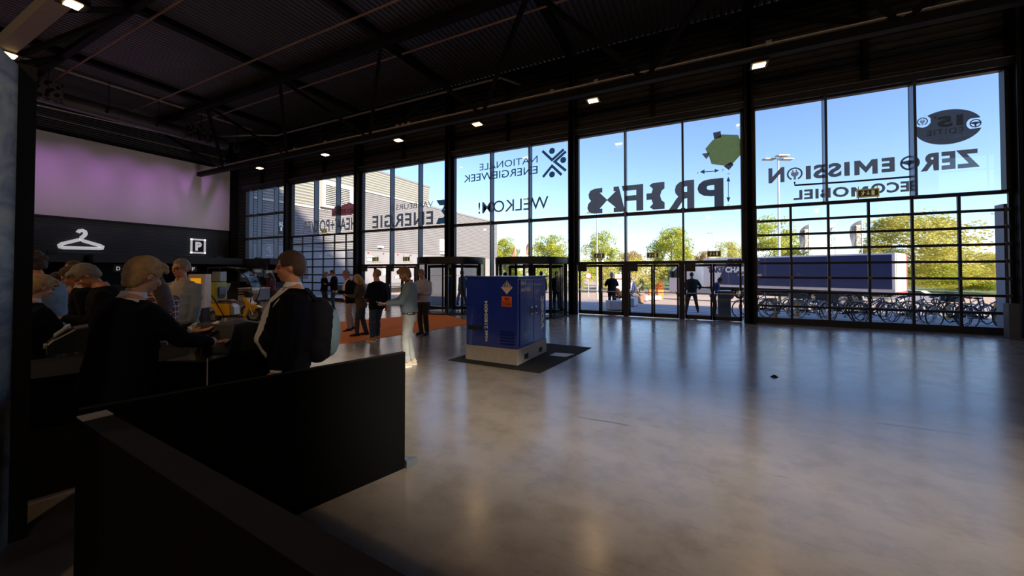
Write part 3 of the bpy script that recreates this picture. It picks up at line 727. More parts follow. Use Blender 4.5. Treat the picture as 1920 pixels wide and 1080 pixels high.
# ---- the lorry: trailer local +X runs towards its front
P1 = at_d(1679, 500, 25.6); g0 = ground_z(38)
dirt = Vector((-0.852, 0.523, 0)).normalized()
az = math.atan2(dirt.y, dirt.x)
base = Vector((P1.x, P1.y, ground_z(P1.y) - 0.12))
NAVY = mat('navy_curtain', (0.012, 0.025, 0.10), 0.4, scale=1.5, var=0.25, coat=0.3)
TRW = mat('trailer_white', (0.75, 0.77, 0.78), 0.35, coat=0.3)
tl = thing('semi_trailer', 'long navy curtain side trailer with TAKE CHARGE lettering behind the bicycles', 'trailer', base, az)
Lt, Wd, zf, zt_ = 13.6, 2.5, 1.2, 3.95
MB().box(0, Lt, -Wd, 0, zf, zt_).build('body', TRW, tl, bevel=0.03)
m = MB(); m.box(0.18, 10.6, 0, 0.015, zf + 0.22, zt_ - 0.12); m.prism([(10.6, zf + 0.22), (12.3, zf + 0.22), (11.2, zt_ - 0.12), (10.6, zt_ - 0.12)], (0, 0, 0), (1, 0, 0), (0, 0, 1), (0, 0.015, 0))
m.build('curtain', NAVY, tl)
# the near side is local +Y (towards the hall): lettering reads from the cab end to the rear
m = MB(); put_text(m, 'TAKE', (13.15, 0.03, 2.55), (-1.55, 0, 0), (0, 0, 0.55), 0.05); m.build('lettering_take', NAVY, tl)
m = MB(); put_text(m, 'CHARGE', (11.45, 0.03, 2.55), (-2.6, 0, 0), (0, 0, 0.55), 0.05); m.build('lettering_charge', TRW, tl)
m = MB(); put_text(m, '100% ELECTRIC', (10.3, 0.03, 2.25), (-2.0, 0, 0), (0, 0, 0.18), 0.02); m.build('lettering_electric', TRW, tl)
m = MB(); random.seed(3)
for k in range(26): m.cbox((random.uniform(8.5, 11.6), 0.02, random.uniform(3.3, 3.75)), (0.08, 0.01, 0.07))
m.build('speckle_print', TRW, tl)
MB().box(0.02, Lt, 0.0, 0.03, zf, zf + 0.2).build('side_rail', mat('rail_alu', (0.6, 0.62, 0.66), 0.35, 0.5), tl)
m = MB(); m.box(0.4, Lt - 0.2, -1.9, -0.6, 0.85, zf); m.box(6.2, 10.0, -0.25, -0.15, 0.55, 1.1); m.build('chassis', BLACK, tl)
for x in (2.8, 4.08, 5.37):
    for y in (-0.2, -2.3): wheel(tl, (x, y, 0.5), 0.5, 0.32)
m = MB(); m.box(-0.05, 0.0, -2.42, -1.27, zf + 0.1, zt_ - 0.1); m.box(-0.05, 0.0, -1.23, -0.08, zf + 0.1, zt_ - 0.1); m.build('rear_door', mat('rear_door_white', (0.8, 0.79, 0.74), 0.35), tl)
m = MB(); m.box(-0.09, -0.05, -2.48, -2.42, zf, zt_); m.box(-0.08, -0.04, -2.5, 0, zf - 0.05, zf + 0.06); m.build('reflective_strip', mat('strip_red', (0.6, 0.05, 0.03), 0.4), tl)
MB().box(-0.02, 0.06, -2.4, -0.1, 0.55, 0.75).build('underrun_bar', ALU, tl)
# tractor
tr = thing('truck_tractor', 'white and silver lorry cab in front of the navy trailer', 'truck', base + dirt * 14.0, az)
CABG = mat('cab_silver', (0.45, 0.50, 0.52), 0.3, 0.3, coat=0.5)
prof = [(0.0, 0.95), (0.0, 3.75), (0.7, 3.85), (1.5, 3.5), (2.35, 2.5), (2.5, 1.9), (2.55, 0.5), (1.4, 0.5), (1.2, 0.95)]
MB().prism([(x + 0.9, z) for x, z in prof], (0, 0, 0), (1, 0, 0), (0, 0, 1), (0, -2.45, 0)).build('cab', TRW, tr, bevel=0.06)
MB().prism([(0.9, 0.95), (2.0, 0.95), (1.5, 3.55), (0.9, 3.6)], (0, 0.01, 0), (1, 0, 0), (0, 0, 1), (0, 0.03, 0)).build('side_deflector', CABG, tr)
MB().prism([(2.15, 2.0), (3.1, 2.0), (3.05, 2.5), (2.4, 3.1), (2.1, 3.1)], (0, 0.005, 0), (1, 0, 0), (0, 0, 1), (0, 0.02, 0)).build('side_window', SIGND, tr)
m = MB(); m.box(-3.0, 1.0, -1.75, -0.7, 0.8, 1.1); m.build('chassis', BLACK, tr)
m = MB(); m.box(-1.6, 1.5, -0.5, 0.0, 0.35, 0.98); m.build('side_skirt', mat('skirt_silver', (0.35, 0.38, 0.42), 0.3, 0.5), tr)
MB().box(2.9, 3.1, 0.05, 0.3, 2.0, 2.7).build('mirror', BLACK, tr)
for x in (-2.7, 2.2):
    for y in (-0.2, -2.3): wheel(tr, (x, y, 0.5), 0.5, 0.34)

def car(loc, rz, col, label, L=4.3):
    t = thing('parked_car', label, 'car', loc, rz)
    pm = mat('car_paint_' + label.split()[0], col, 0.25, coat=0.8)
    m = MB(); prof = [(0, .35), (0, .8), (.35, .95), (1.2, 1.0), (1.8, 1.42), (3.1, 1.45), (3.9, 1.05), (4.3, .98), (4.3, .35)]
    m.prism([(x * L / 4.3, z) for x, z in prof], (-L / 2, -0.87, 0), (1, 0, 0), (0, 0, 1), (0, 1.74, 0)); m.build('body', pm, t, bevel=0.08)
    m = MB()
    for y in (-0.875, 0.865): m.prism([(1.35, 1.0), (1.85, 1.36), (3.05, 1.38), (3.65, 1.02)], (-L / 2, y, 0), (1, 0, 0), (0, 0, 1), (0, 0.012, 0))
    m.build('side_window', SIGND, t)
    for x in (-1.35, 1.3):
        for y in (-0.8, 0.8): wheel(t, (x, y, 0.33), 0.33, 0.2)
    return t
p = at_d(1722, 540, 40.0); car((p.x, p.y, ground_z(p.y)), az, (0.85, 0.83, 0.8), 'white car parked beyond the rear end of the navy trailer')
p = at_d(947, 540, 33.0); t = car((p.x, p.y, ground_z(p.y)), az, (0.03, 0.22, 0.8), 'blue van roof showing above the blue cabinet through the revolving door'); t.scale = (1, 1, 1.25)
# low trailer beside the hall
p = ground_hit(728, 552)
t = thing('flatbed_trailer', 'low grey flatbed trailer with one chrome wheel parked beside the exhibition hall', 'trailer', (p.x - 1.3, p.y, ground_z(p.y)), PI / 2)
MB().box(-5, 4.5, -1.2, 1.2, 0.62, 1.05).build('bed', mat('trailer_grey', (0.16, 0.16, 0.17), 0.5), t)
for x in (-3.5, 0.1, 3.6): wheel(t, (x, -1.15, 0.45), 0.45, 0.26)

# ---- trees
def leaf_mat(name, col, col2):
    m = bpy.data.materials.new(name); m.use_nodes = True; nt = m.node_tree; b = nt.nodes['Principled BSDF']; N = nt.nodes.new; L = nt.links.new
    tc = N('ShaderNodeTexCoord'); nz = N('ShaderNodeTexNoise'); nz.inputs['Scale'].default_value = 9; nz.inputs['Detail'].default_value = 5; L(tc.outputs['Object'], nz.inputs['Vector'])
    r = N('ShaderNodeValToRGB'); r.color_ramp.elements[0].position = 0.35; r.color_ramp.elements[0].color = (*col, 1); r.color_ramp.elements[1].position = 0.65; r.color_ramp.elements[1].color = (*col2, 1); L(nz.outputs[0], r.inputs[0]); L(r.outputs[0], b.inputs['Base Color'])
    b.inputs['Roughness'].default_value = 0.6
    tr_ = N('ShaderNodeBsdfTranslucent'); L(r.outputs[0], tr_.inputs[0]); ms = N('ShaderNodeMixShader'); ms.inputs[0].default_value = 0.45
    L(b.outputs[0], ms.inputs[1]); L(tr_.outputs[0], ms.inputs[2]); L(ms.outputs[0], nt.nodes['Material Output'].inputs[0]); return m
LEAF = {'green': leaf_mat('leaves_green', (0.28, 0.36, 0.05), (0.66, 0.64, 0.10)), 'yellow': leaf_mat('leaves_yellow', (0.42, 0.42, 0.09), (0.74, 0.66, 0.18)),
        'orange': leaf_mat('leaves_orange', (0.38, 0.24, 0.06), (0.6, 0.42, 0.14)), 'dark': leaf_mat('leaves_dark', (0.04, 0.08, 0.04), (0.13, 0.2, 0.07)), 'red': leaf_mat('leaves_red', (0.5, 0.12, 0.02), (0.8, 0.35, 0.08))}
BARK = mat('bark', (0.18, 0.13, 0.09), 0.9, bump=0.4)
def crown_mesh(kind, seed, n, size, squash=1.0, airy=1.0):
    """unit crown: radius 0.5 wide, 1 high"""
    rnd = random.Random(seed); mb = MB(); lumps = []
    for k in range(44):
        a = rnd.uniform(0, 2 * PI); h = rnd.uniform(0.1, 0.92); rr = 0.46 * math.sin(PI * min(1, (h * 0.88 + 0.12))) ** 0.6 * rnd.uniform(0.35, 0.9)
        lumps.append((rr * math.cos(a), rr * math.sin(a), h, rnd.uniform(0.09, 0.17)))
    for k in range(n):
        lx, ly, lz, lr = rnd.choice(lumps)
        d = Vector((rnd.gauss(0, 1), rnd.gauss(0, 1), rnd.gauss(0, 1))).normalized() * lr * rnd.uniform(0.5, 1.05) * airy
        p = Vector((lx, ly, lz)) + d; q = Vector((rnd.gauss(0, 1), rnd.gauss(0, 1), rnd.gauss(0, 1))).normalized(); u = q.orthogonal().normalized(); v = q.cross(u); s_ = size * rnd.uniform(0.6, 1.4)
        mb.add([p - u * s_, p + v * s_ * 0.6, p + u * s_, p - v * s_ * 0.6], [(0, 1, 2, 3)])
    me = bpy.data.meshes.new('crown'); me.from_pydata(mb.v, [], mb.f); me.materials.append(LEAF[kind]); return me
CROWNS = {}
def tree(px, d, wpx, ytop, kind, label, ylow=None, trunk=True, seed=None, group='trees beyond the road', name='tree', n=15000, cat='tree'):
    key = (kind, seed or 1, n)
    if key not in CROWNS: CROWNS[key] = crown_mesh(kind, (seed or 1) * 7 + len(kind), n, 0.013 if n > 3000 else 0.022)
    p = spot(px, d); zt2 = at_d(px, ytop, d).z; w = wpx * d / FPX; H = zt2 - p.z
    zl = (at_d(px, ylow, d).z - p.z) if ylow else H * 0.22
    t = thing(name, label, cat, p, (px * 1.7) % 6.28, group)
    c = bpy.data.objects.new('crown', CROWNS[key]); COL.objects.link(c); c.parent = t; c.location = (0, 0, zl); c.scale = (w * 1.15, w * 1.15, (H - zl) * 1.06)
    if trunk:
        m = MB(); m.tube([(0, 0, -0.2), (0.05, 0, zl), (0.0, 0.05, zl + (H - zl) * 0.5), (0.02, 0, H * 0.9)], [0.03 * H * 0.7, 0.02 * H * 0.7, 0.012 * H * 0.7, 0.02], 8)
        for k in range(7):
            a = k * 2.4; h = zl + (H - zl) * (0.05 + 0.09 * k); m.tube([(0, 0, h), (math.cos(a) * w * 0.2, math.sin(a) * w * 0.2, h + H * 0.1), (math.cos(a) * w * 0.36, math.sin(a) * w * 0.36, h + H * 0.17)], [0.07, 0.05, 0.02], 6)
        m.build('trunk', BARK, t, smooth=True)
    return t
for a in ((948, 78, 56, 449, 'green', 'green tree seen just right of the exhibition hall end', None, 1), (1026, 74, 92, 446, 'green', 'round green tree above the right revolving door', None, 2), (1128, 70, 72, 440, 'green', 'tall green tree left behind the leftmost push bar doors', None, 3),
          (1184, 88, 58, 469, 'orange', 'low brownish tree between the two tall green ones', None, 1), (1259, 66, 92, 431, 'green', 'round tall green tree behind the middle push bar doors', None, 1), (1320, 90, 46, 474, 'orange', 'brownish low tree just left of the lorry roof', None, 2),
          (1366, 82, 66, 457, 'yellow', 'pale yellow willow above the lorry roof', None, 2), (1452, 62, 100, 416, 'green', 'green tree behind the tall triple lamp post', None, 3), (1712, 50, 178, 407, 'yellow', 'wide airy yellow green tree right of the navy trailer', None, 3),
          (1815, 54, 130, 468, 'yellow', 'low yellowish willow at the right beyond the white car', 535, 1), (1872, 66, 60, 480, 'green', 'green bush at the right edge behind the glazed overhead door', 530, 2), (1655, 60, 90, 462, 'dark', 'dark green tree half hidden behind the end of the trailer', 535, 3),
          (1750, 47, 120, 492, 'green', 'dense green shrub under the wide yellow tree', 540, 3), (1800, 62, 110, 500, 'yellow', 'low yellow hedge shrub left of the grey pillar', 548, 1), (1850, 60, 110, 503, 'green', 'low green hedge shrub beside the grey pillar', 548, 2)):
    tree(a[0], a[1], a[2], a[3], a[4], a[5], a[6], a[6] is None, a[7])
for k, a in enumerate(((962, 60, 50, 497, 'green'), (985, 64, 60, 500, 'yellow'), (1040, 60, 70, 495, 'green'), (1097, 58, 52, 488, 'green'), (1143, 62, 56, 490, 'yellow'), (1190, 60, 50, 486, 'yellow'), (1225, 66, 60, 484, 'yellow'), (1262, 58, 46, 500, 'dark'), (1300, 62, 60, 492, 'orange'), (1345, 70, 60, 490, 'yellow'), (1420, 60, 60, 490, 'green'))):
    tree(a[0], a[1], a[2], a[3], a[4], '%s shrub in the hedge beyond the road, %s' % (a[4] + ('ish' if a[4] != 'dark' else ' green'), ['just right of the hall', 'behind the right revolving door', 'right half of the revolving door', 'behind the leftmost glass door', 'behind the standing grey-haired man', 'above the seated man', 'above the orange planter', 'beside the pale tree trunk', 'left of the lorry cab', 'behind the lorry cab', 'behind the trailer middle'][k]), 543, False, 1 + k % 3, 'hedge shrubs beyond the road', 'shrub', 2900, 'shrub')
# distant houses at the right
for px, d, w_, yt, lab in ((1852, 130, 26, 497, 'small distant white house with grey roof seen between willow and pillar'), (1880, 140, 24, 493, 'distant white house with a dark pitched roof at the far right')):
    p = spot(px, d); zt2 = at_d(px, yt, d).z - p.z; w = w_ * d / FPX
    t = thing('house', lab, 'house', p, 0.5)
    MB().box(-w / 2, w / 2, -3, 3, 0, zt2 * 0.72).build('walls', mat('house_white', (0.75, 0.73, 0.7), 0.7), t)
    MB().prism([(-w / 2 - .3, 0), (w / 2 + .3, 0), (w / 2 - 1, zt2 * .28), (-w / 2 + 1, zt2 * .28)], (0, -3.3, zt2 * .72), (1, 0, 0), (0, 0, 1), (0, 6.6, 0)).build('roof', mat('roof_grey', (0.16, 0.15, 0.16), 0.7), t)

# ---- lamp posts, flags, signs
POLE = mat('pole_light', (0.62, 0.63, 0.62), 0.4, 0.3)
p = spot(1461.5, 33); zt2 = at_d(1461.5, 298, 33).z - p.z
t = thing('lamp_post', 'tall pale lamp post with three flat heads, behind the ZEROEMISSION letters', 'lamp post', p, YAW)
MB().tube([(0, 0, 0), (0, 0, zt2)], [0.13, 0.07], 10).build('pole', POLE, t, smooth=True)
for dx, dy in ((-0.75, 0.1), (0.0, -0.5), (0.85, 0.1)): MB().cbox((dx, dy, zt2 + (0.12 if dx == 0 else 0.0)), (0.95, 0.5, 0.1)).tube([(0, 0, zt2), (dx, dy, zt2)], 0.03, 6).build('lamp_head', mat('head_grey', (0.3, 0.29, 0.24), 0.5), t)
for px, yt, d, lab in ((1876, 401, 45, 'plain pole with a small lamp head at the far right by the grey pillar'), (1119.5, 399, 34, 'slim white pole behind the leftmost push bar doors'), (1337, 437, 60, 'thin distant street lamp above the lorry'), (1068, 455, 60, 'thin distant street lamp right of the right revolving door')):
    p = spot(px, d); zt2 = at_d(px, yt, d).z - p.z
    t = thing('street_lamp', lab, 'street lamp', p, YAW); MB().tube([(0, 0, 0), (0, 0, zt2)], [0.1, 0.05], 8).build('pole', POLE, t, smooth=True); MB().cbox((-0.45, 0, zt2), (0.9, 0.16, 0.08)).build('lamp_head', mat('head_dark', (0.12, 0.12, 0.12), 0.5), t)
FLG = mat('flag_grey', (0.14, 0.15, 0.19), 0.8, trans=0.3); FLW = mat('flag_white', (0.75, 0.78, 0.7), 0.8, trans=0.3); FLY = mat('flag_print_sand', (0.6, 0.5, 0.35), 0.8); FLB = mat('flag_brown', (0.3, 0.16, 0.08), 0.8)
def flag(px, d, ytop, ybot, wpx, m_, tx, label, tm=None):
    p = spot(px, d); z1 = at_d(px, ytop - 4, d).z - p.z; zb_ = at_d(px, ybot, d).z - p.z; zc = at_d(px, ytop, d).z - p.z; w = wpx * d / FPX
    t = thing('banner_flag', label, 'flag', p, YAW)
    MB().tube([(0, 0, 0), (0, 0, z1)], [0.07, 0.04], 8).build('pole', POLE, t, smooth=True)
    nz_, nx_ = 18, 6; vs_ = []; H = zc - zb_
    for i in range(nz_ + 1):
        for j in range(nx_ + 1):
            u = j / nx_; v = i / nz_; drop = H * 0.22 * u ** 1.6
            z = zb_ + v * (H - drop); vs_.append((-0.05 - w * u * (0.96 + 0.04 * math.sin(5 * v)), 0.16 * math.sin(4 * u + 5 * v) * u, z))
    k = len(vs_); vs2 = vs_ + [(x, y + 0.012, z) for x, y, z in vs_]
    F_ = [(i * (nx_ + 1) + j, i * (nx_ + 1) + j + 1, (i + 1) * (nx_ + 1) + j + 1, (i + 1) * (nx_ + 1) + j) for i in range(nz_) for j in range(nx_)]
    MB().add(vs2, F_ + [tuple(k + q for q in reversed(f)) for f in F_]).build('cloth', m_, t, smooth=True)
    if tx:
        mb = MB(); put_text(mb, tx, (-w * 0.62, -0.2, zb_ + H * 0.04), (0, 0, H * 0.78), (w * 0.4, 0, 0), 0.03, mirror=True); mb.build('lettering', tm or FLY, t)
flag(1518, 44, 421, 473, 17, FLG, 'BRABANTHALLEN', 'left one of the two dark banner flags above the trailer')
flag(1567, 44, 417, 464, 13, FLW, 'NEXT', 'white and yellow banner flag between the two dark ones', mat('flag_letter_blue', (0.15, 0.3, 0.6), 0.8))
flag(1617, 44, 413, 466, 21, FLG, 'BRABANTHALLEN', 'right and larger of the two dark banner flags above the trailer')
flag(967, 60, 463, 484, 6, FLB, None, 'small brown banner flag above the right revolving door'); flag(978, 60, 463, 484, 5, FLW, 'HALLEN', 'small white banner flag with blue letters above the right revolving door', mat('flag_letter_blue', (0.15, 0.3, 0.6), 0.8)); flag(992, 60, 456, 478, 5, FLB, None, 'small dark red banner flag beside the second window mullion')
p = spot(1103, 42); z1 = at_d(1103, 517, 42).z - p.z
t = thing('road_sign', 'round road sign with red rim on a short post beyond the doors', 'road sign', p, YAW)
MB().tube([(0, 0, 0), (0, 0, z1)], 0.05, 8).build('post', POLE, t)
MB().lathe([(0, 0.0), (0.32, 0.0), (0.32, 0.03), (0, 0.03)], 20, M=Matrix.Translation((0, -0.06, z1)) @ Matrix.Rotation(PI / 2, 4, 'X')).build('disc', mat('sign_pink', (0.75, 0.45, 0.45), 0.5), t)
MB().tube([(0.32 * math.cos(a * PI / 10), -0.08, z1 + 0.32 * math.sin(a * PI / 10)) for a in range(20)], 0.04, 6, closed=True).build('rim', mat('sign_red', (0.7, 0.06, 0.04), 0.5), t)
p = spot(1160.5, 27); t = thing('information_totem', 'white information totem standing outside behind the grey-haired man', 'totem', p, YAW)
zt2 = at_d(1160, 514, 27).z - p.z; MB().box(-0.3, 0.3, -0.06, 0.06, 0, zt2).build('panel', mat('totem_white', (0.85, 0.82, 0.78), 0.5), t); MB().box(-0.31, 0.31, -0.07, 0.07, zt2 * 0.80, zt2 * 0.86).build('stripe', mat('totem_brown', (0.3, 0.12, 0.08), 0.5), t)
# benches, planters
BENCH = mat('bench_white', (0.62, 0.63, 0.66), 0.6)
for px, py, l, w_, h, rz, lab in ((1159, 582, 1.0, 0.6, 0.46, 0.1, 'white block bench beside the standing grey-haired man'), (1183, 574, 1.5, 0.6, 0.5, 1.1, 'white block bench the seated man sits on'), (1209, 564.5, 0.6, 0.4, 0.45, 0.9, 'far white block bench beside the tall brown planter'), (1222, 563, 1.6, 0.5, 0.42, 0.1, 'low white bench in front of the orange planters')):
    p = ground_hit(px, py); t = thing('block_bench', lab, 'bench', (p.x, p.y, ground_z(p.y)), YAW + rz)
    MB().box(-l / 2, l / 2, -w_ / 2, w_ / 2, 0.05, h).build('seat_block', BENCH, t, bevel=0.02); MB().box(-l / 2 + 0.05, l / 2 - 0.05, -w_ / 2 + 0.05, w_ / 2 - 0.05, 0, 0.06).build('plinth', BLACK, t)
ORG = mat('planter_orange', (0.85, 0.22, 0.03), 0.5); BRN = mat('planter_brown', (0.30, 0.17, 0.13), 0.6)
def planter(px, py, d_, w, yt, m_, kind, lab, ph=0.9):
    p = ground_hit(px, py); t = thing('planter', lab, 'planter', (p.x, p.y, ground_z(p.y)), YAW)
    h = at_d(px, yt, (p - EYEV).dot(cD)).z - ground_z(p.y)
    MB().prism([(-w * .42, 0), (w * .42, 0), (w * .5, h), (-w * .5, h)], (0, -w / 2, 0), (1, 0, 0), (0, 0, 1), (0, w, 0)).build('pot', m_, t, bevel=0.02)
    me = crown_mesh(kind, int(px), 900, 0.05); c = bpy.data.objects.new('plant', me); COL.objects.link(c); c.parent = t; c.location = (0, 0, h - 0.1); c.scale = (w * 1.5, w * 1.5, ph)
planter(1237, 560.5, 0, 0.62, 543, ORG, 'red', 'front orange planter with red shrub in the sun'); planter(1220, 556, 0, 0.55, 543, ORG, 'green', 'second orange planter, left of the one with the red shrub')
planter(1203, 568, 0, 0.34, 545, BRN, 'dark', 'tall brown planter with dark shrub next to the seated man', 1.0)
p = ground_hit(1186, 566); c = tree(1186, (p - EYEV).dot(cD) + 1.0, 36, 530, 'dark', 'dark shrub behind the seated man', 560, False, 2, None, 'shrub', 1400, 'shrub')
# dark waste bin at the doors
p = at_d(1357.5, 560, 14.9); t = thing('standing_desk', 'dark grey box desk outside at which the man in blue stands', 'desk', (p.x, p.y, ground_z(p.y)), 0)
MB().box(-0.22, 0.22, -0.2, 0.2, 0.0, 1.0).build('body', mat('desk_grey', (0.10, 0.13, 0.15), 0.5), t); MB().box(-0.26, 0.24, -0.24, 0.24, 1.0, 1.03).build('top', ALU, t); MB().box(-0.235, -0.215, -0.22, -0.2, 0, 1.0).build('edge', ALU, t)
# pillar outside at the right, bollards
a = on_Y(1879, 500, 15.5).x; b = on_Y(1899, 500, 15.5).x
tag(MB().box(a, b + 0.2, 15.4, 15.75, 0, on_Y(1880, 383, 15.5).z).build('pillar', mat('pillar_grey', (0.30, 0.30, 0.34), 0.7)), 'grey square pillar outside at the right end of the big overhead door', 'pillar')
YEL = mat('bollard_yellow', (0.65, 0.36, 0.05), 0.6)
for px, d, lab in ((1453, 14.4, 'leaning among the leftmost bicycles'), (1494, 14.6, 'behind the second pair of bicycles'), (1868, 13.3, 'at the right end of the bicycle row'), (1776, 15.5, 'behind the bicycles right of the white car')):
    p = spot(px, d); tag(MB().box(-0.05, 0.05, -0.05, 0.05, 0, 0.75).build('bollard', YEL, loc=p, rz=0.3), 'yellow wooden bollard ' + lab, 'bollard', 'yellow bollards among the bicycles')

# ---- bicycles
SPOKE = mat('spoke_steel', (0.65, 0.67, 0.7), 0.4, 0.4); SADDLE = mat('saddle_black', (0.02, 0.02, 0.02), 0.6)
def bike_proto(col, crate=False, white=False):
    fm = mat('bike_frame_' + col[0], col[1], 0.35, 0.3, coat=0.3)
    parts = []
    def wh(cx):
        m = MB(); c = Vector((cx, 0, 0.35))
        m.tube([c + Vector((0.335 * math.cos(a * PI / 14), 0, 0.335 * math.sin(a * PI / 14))) for a in range(28)], 0.017, 6, 0, closed=True)
        m.tube([c + Vector((0.312 * math.cos(a * PI / 14), 0, 0.312 * math.sin(a * PI / 14))) for a in range(28)], 0.009, 5, 1, closed=True)
        for k in range(14): a = k * PI / 7; m.tube([c, c + Vector((0.31 * math.cos(a), 0, 0.31 * math.sin(a)))], 0.0022, 3, 1, cap=False)
        m.tube([c - Vector((0, 0.05, 0)), c + Vector((0, 0.05, 0))], 0.025, 8, 1); return m.build('wheel', [WHITE if white else RUBBER, SPOKE], smooth=True)
    parts += [wh(-0.55), wh(0.55)]
    m = MB(); bb = (-0.08, 0, 0.30); st = (-0.22, 0, 0.82); hd = (0.36, 0, 0.86); hb = (0.40, 0, 0.68); rw = (-0.55, 0, 0.35)
    m.tube([bb, st], 0.018, 6); m.tube([bb, hb], 0.02, 6); m.tube([(-0.16, 0, 0.6), hd] if col[0] != 'black' else [(-0.13, 0, 0.45), (0.1, 0, 0.55), hd], 0.018, 6); m.tube([hd, hb], 0.022, 6)
    for s_ in (-1, 1): m.tube([bb, (-0.55, s_ * 0.06, 0.35)], 0.01, 5); m.tube([(-0.18, 0, 0.7), (-0.55, s_ * 0.06, 0.35)], 0.009, 5)
    parts.append(m.build('frame', fm, smooth=True))
    m = MB()
    for s_ in (-1, 1): m.tube([hb, (0.44, s_ * 0.05, 0.6), (0.55, s_ * 0.05, 0.35)], 0.012, 6)
    m.tube([hd, (0.33, 0, 1.0)], 0.014, 6); m.tube([(0.12, -0.27, 0.99), (0.25, -0.28, 1.02), (0.33, -0.12, 1.03), (0.33, 0.12, 1.03), (0.25, 0.28, 1.02), (0.12, 0.27, 0.99)], 0.013, 6)
    parts.append(m.build('handlebar', SPOKE, smooth=True))
    m = MB(); m.tube([st, (-0.245, 0, 0.93)], 0.012, 6); m.ell((-0.27, 0, 0.95), (0.14, 0.085, 0.035), 10); parts.append(m.build('saddle', SADDLE, smooth=True))
    m = MB()
    for cx, a0_, a1_ in ((-0.55, 0.1, 1.05), (0.55, 0.25, 0.95)):
        m.tube([(cx + 0.37 * math.cos((a0_ + (a1_ - a0_) * k / 8) * PI), 0, 0.35 + 0.37 * math.sin((a0_ + (a1_ - a0_) * k / 8) * PI)) for k in range(9)], (0.022, 0.006), 6)
    m.box(-0.85, -0.35, -0.07, 0.07, 0.74, 0.76); m.tube([(-0.8, 0.06, 0.75), (-0.55, 0.06, 0.35)], 0.006, 4); m.tube([(-0.8, -0.06, 0.75), (-0.55, -0.06, 0.35)], 0.006, 4)
    parts.append(m.build('mudguards_and_rack', BLACKSTEEL, smooth=True))
    m = MB(); m.box(-0.55, -0.02, 0.04, 0.06, 0.3, 0.4); m.tube([(-0.08, -0.1, 0.3), (-0.08, 0.1, 0.3)], 0.012, 6); m.tube([(-0.08, 0.1, 0.3), (0.05, 0.1, 0.2)], 0.01, 5); m.tube([(-0.08, -0.1, 0.3), (-0.2, -0.1, 0.4)], 0.01, 5); m.cbox((0.05, 0.14, 0.2), (0.09, 0.08, 0.02)); m.cbox((-0.2, -0.14, 0.4), (0.09, 0.08, 0.02))
    parts.append(m.build('crank_and_chain_case', BLACK))
    if crate:
        m = MB(); m.box(0.38, 0.82, -0.22, 0.22, 0.78, 0.8)
        for a in ((0.38, 0.4, -0.22, 0.22), (0.8, 0.82, -0.22, 0.22), (0.38, 0.82, -0.22, -0.2), (0.38, 0.82, 0.2, 0.22)): m.box(*a, 0.8, 1.06)
        parts.append(m.build('front_crate', SIGND))
    return parts
protos = [bike_proto(('black', (0.02, 0.02, 0.022))), bike_proto(('blue', (0.05, 0.10, 0.22))), bike_proto(('silver', (0.45, 0.47, 0.5)), white=True), bike_proto(('black', (0.02, 0.02, 0.022)), crate=True), bike_proto(('red', (0.3, 0.03, 0.03)))]
names = ['black city bicycle', 'dark blue bicycle', 'silver bicycle with pale tyres', 'black bicycle with a front crate', 'dark red bicycle']
def put_bike(pi, loc, rz, label, group):
    t = thing('bicycle', label, 'bicycle', loc, rz, group)
    for q in protos[pi]:
        c = q.copy(); COL.objects.link(c); c.parent = t
    return t
random.seed(11)
ordn = ['first', 'second', 'third', 'fourth', 'fifth', 'sixth', 'seventh', 'eighth', 'ninth', 'tenth', 'eleventh', 'twelfth']
seqs = [[0, 2, 2, 3, 1, 2, 0, 1, 2, 0, 1], [1, 0, 3, 0, 4, 0, 3, 1, 0, 2], [0, 1, 0, 4, 0, 2, 0, 1, 0, 0]]
for row, (Y, x0, n, dx, rot) in enumerate(((17.0, 2.0, 9, 0.88, 0.55), (19.0, 2.4, 10, 0.92, 0.62), (22.5, 4.6, 10, 1.15, 0.45))):
    for k in range(n):
        y = Y + random.uniform(-0.12, 0.12); pi = seqs[row][k]
        put_bike(pi, (x0 + k * dx, y, ground_z(y)), rot + random.uniform(-0.05, 0.05) + (PI if (k * 7 + row) % 3 == 0 else 0), '%s, %s from the left in the %s row' % (names[pi], ordn[k], ['front', 'middle', 'rear'][row]), 'bicycles parked outside, %s row' % ['front', 'middle', 'rear'][row])
for pr in protos:
    for o in pr: bpy.data.objects.remove(o)
# ================================================================ FILM LETTERING ON THE GLASS (read from outside)
VIN = mat('window_film_grey', (0.20, 0.20, 0.20), 0.35, trans=0.65)
VIND = mat('window_film_dark', (0.13, 0.14, 0.155), 0.4, trans=0.6)
VINL = mat('window_film_pale', (0.42, 0.42, 0.40), 0.5, trans=0.7)
VINR = mat('window_film_red', (0.42, 0.12, 0.12), 0.4, trans=0.6)
VING = mat('window_film_green', (0.32, 0.40, 0.14), 0.4, trans=0.65)
VINB = mat('window_film_blue', (0.06, 0.15, 0.22), 0.4, trans=0.55)
YF = D + 0.05
def film(name, label, px, py):
    c = on_Y(px, py, YF); return thing(name, label, 'window lettering', (c.x, YF, c.z), 0)
def ftext(par, nm, s, x0, x1, yb0, yt0, m, bold=0.03, mirror=True, **kw):
    """words between image columns x0..x1; yb0/yt0 bottom and top rows measured at x0"""
    a = on_Y(x0, yb0, YF); b = on_Y(x1, yb0, YF); c = on_Y(x0, yt0, YF); mb = MB(); L = par.location
    put_text(mb, s, (a.x - L.x, 0, a.z - L.z), (b.x - a.x, 0, 0), (0, 0, c.z - a.z), bold, mirror, **kw)
    o = mb.build(nm, m, par); return o
def fpoly(par, nm, pts, m, off=0.0):
    L = par.location; W = [on_Y(a, b, YF) for a, b in pts]
    return MB().sheet([(w.x - L.x, w.z - L.z) for w in W], (0, off, 0), (1, 0, 0), (0, 0, 1)).build(nm, m, par)
